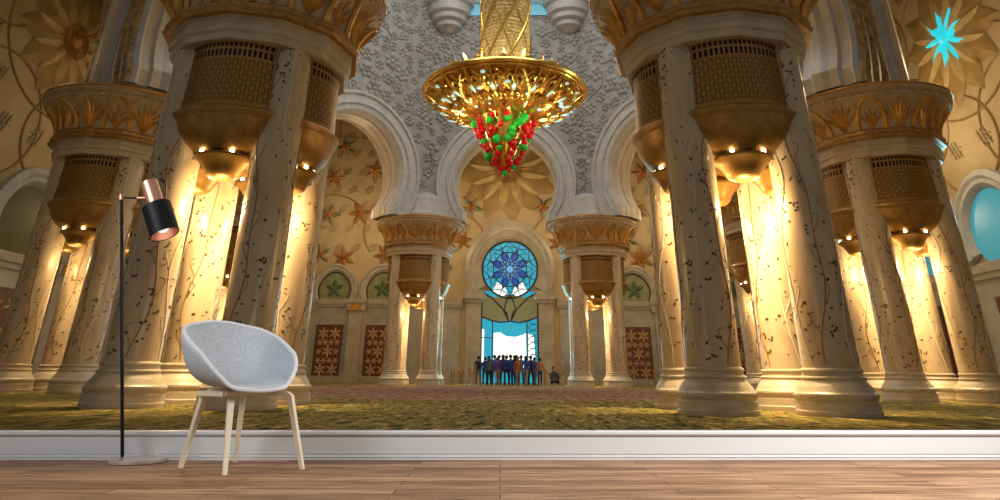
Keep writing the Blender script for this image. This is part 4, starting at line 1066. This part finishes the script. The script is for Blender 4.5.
chair.matrix_basis = chair_m; roomify(chair)
tag(chair, 'grey felt shell armchair on four splayed pale oak legs', 'armchair')

# ------------------------------------------------------------------ floor lamp
lamp = empty('floor_lamp')
LX, LY = -2.195, 4.50
TOP = Vector((-2.672, 4.49, 1.632)); BOT = Vector((-2.288, 4.49, 0.03))
b = Vector((LX, LY, 0)); rel_ = lambda p: Vector(p)-b
MB().lathe([(0.150, 0.0), (0.158, 0.004), (0.158, 0.016), (0.150, 0.024), (0.05, 0.030), (0.01, 0.031)], 48).build('base', M['steel'], lamp)
mb = MB(); mb.tube([rel_(BOT), rel_(BOT.lerp(TOP, 0.5)), rel_(TOP)], 0.0105, 10); mb.build('pole', M['black'], lamp)
ax = (TOP-BOT).normalized()
mb = MB(); mb.tube([rel_(TOP-ax*0.025), rel_(TOP-ax*0.02), rel_(TOP+ax*0.016), rel_(TOP+ax*0.024), rel_(TOP+ax*0.027)], [0.012, 0.0165, 0.0165, 0.012, 0.004], 14); mb.build('joint', M['copper'], lamp)
A0 = TOP+Vector((0.012, 0, -0.004)); 
ARM = Vector((-2.515, 4.49, 1.626))
mb = MB(); mb.tube([rel_(A0), rel_(ARM)], 0.0075, 8); arm = mb.build('arm', M['black'], lamp)
mb = MB(); mb.tube([rel_(A0.lerp(ARM, 0.70)), rel_(ARM+(ARM-A0).normalized()*0.02)], 0.010, 10); mb.build('arm_tip', M['copper'], arm)
H0, H1, H2 = Vector((-2.489, 4.47, 1.733)), Vector((-2.396, 4.46, 1.565)), Vector((-2.288, 4.45, 1.362))
def cyl_between(mb, prof, P0, P1):
    d = (P1-P0); L = d.length; d.normalize(); e = d.cross(Vector((0, 1, 0))).normalized(); g = d.cross(e)
    mb.grid([[P0+d*(t*L)+(e*math.cos(2*PI*q/36)+g*math.sin(2*PI*q/36))*r for q in range(36)] for r, t in prof], True)
mb = MB(); cyl_between(mb, [(0.001, 0), (0.052, 0.0), (0.055, 0.02), (0.055, 1.05)], rel_(H0), rel_(H1)); mb.build('lamp_socket', M['copper'], lamp, ang=35)
mb = MB(); cyl_between(mb, [(0.03, 0.0), (0.088, 0.0), (0.092, 0.015), (0.092, 0.90), (0.092, 1.0), (0.089, 1.0), (0.089, 0.9), (0.088, 0.03), (0.03, 0.02)], rel_(H1), rel_(H2)); shd = mb.build('lamp_shade', M['black'], lamp, ang=35)
mb = MB(); cyl_between(mb, [(0.0875, 0.985), (0.087, 0.5), (0.087, 0.1), (0.002, 0.08)], rel_(H1), rel_(H2)); mb.build('shade_lining', M['copper'], shd, ang=35)
mb = MB(); mb.ball(rel_(H1.lerp(H2, 0.72)), 0.045, 16, 12); bl = mb.build('bulb', M['shadewhite'], lamp)
lamp.matrix_basis = Matrix.Translation(b); roomify(lamp)
tag(lamp, 'slender black floor lamp with copper fittings and a round metal base', 'lamp')
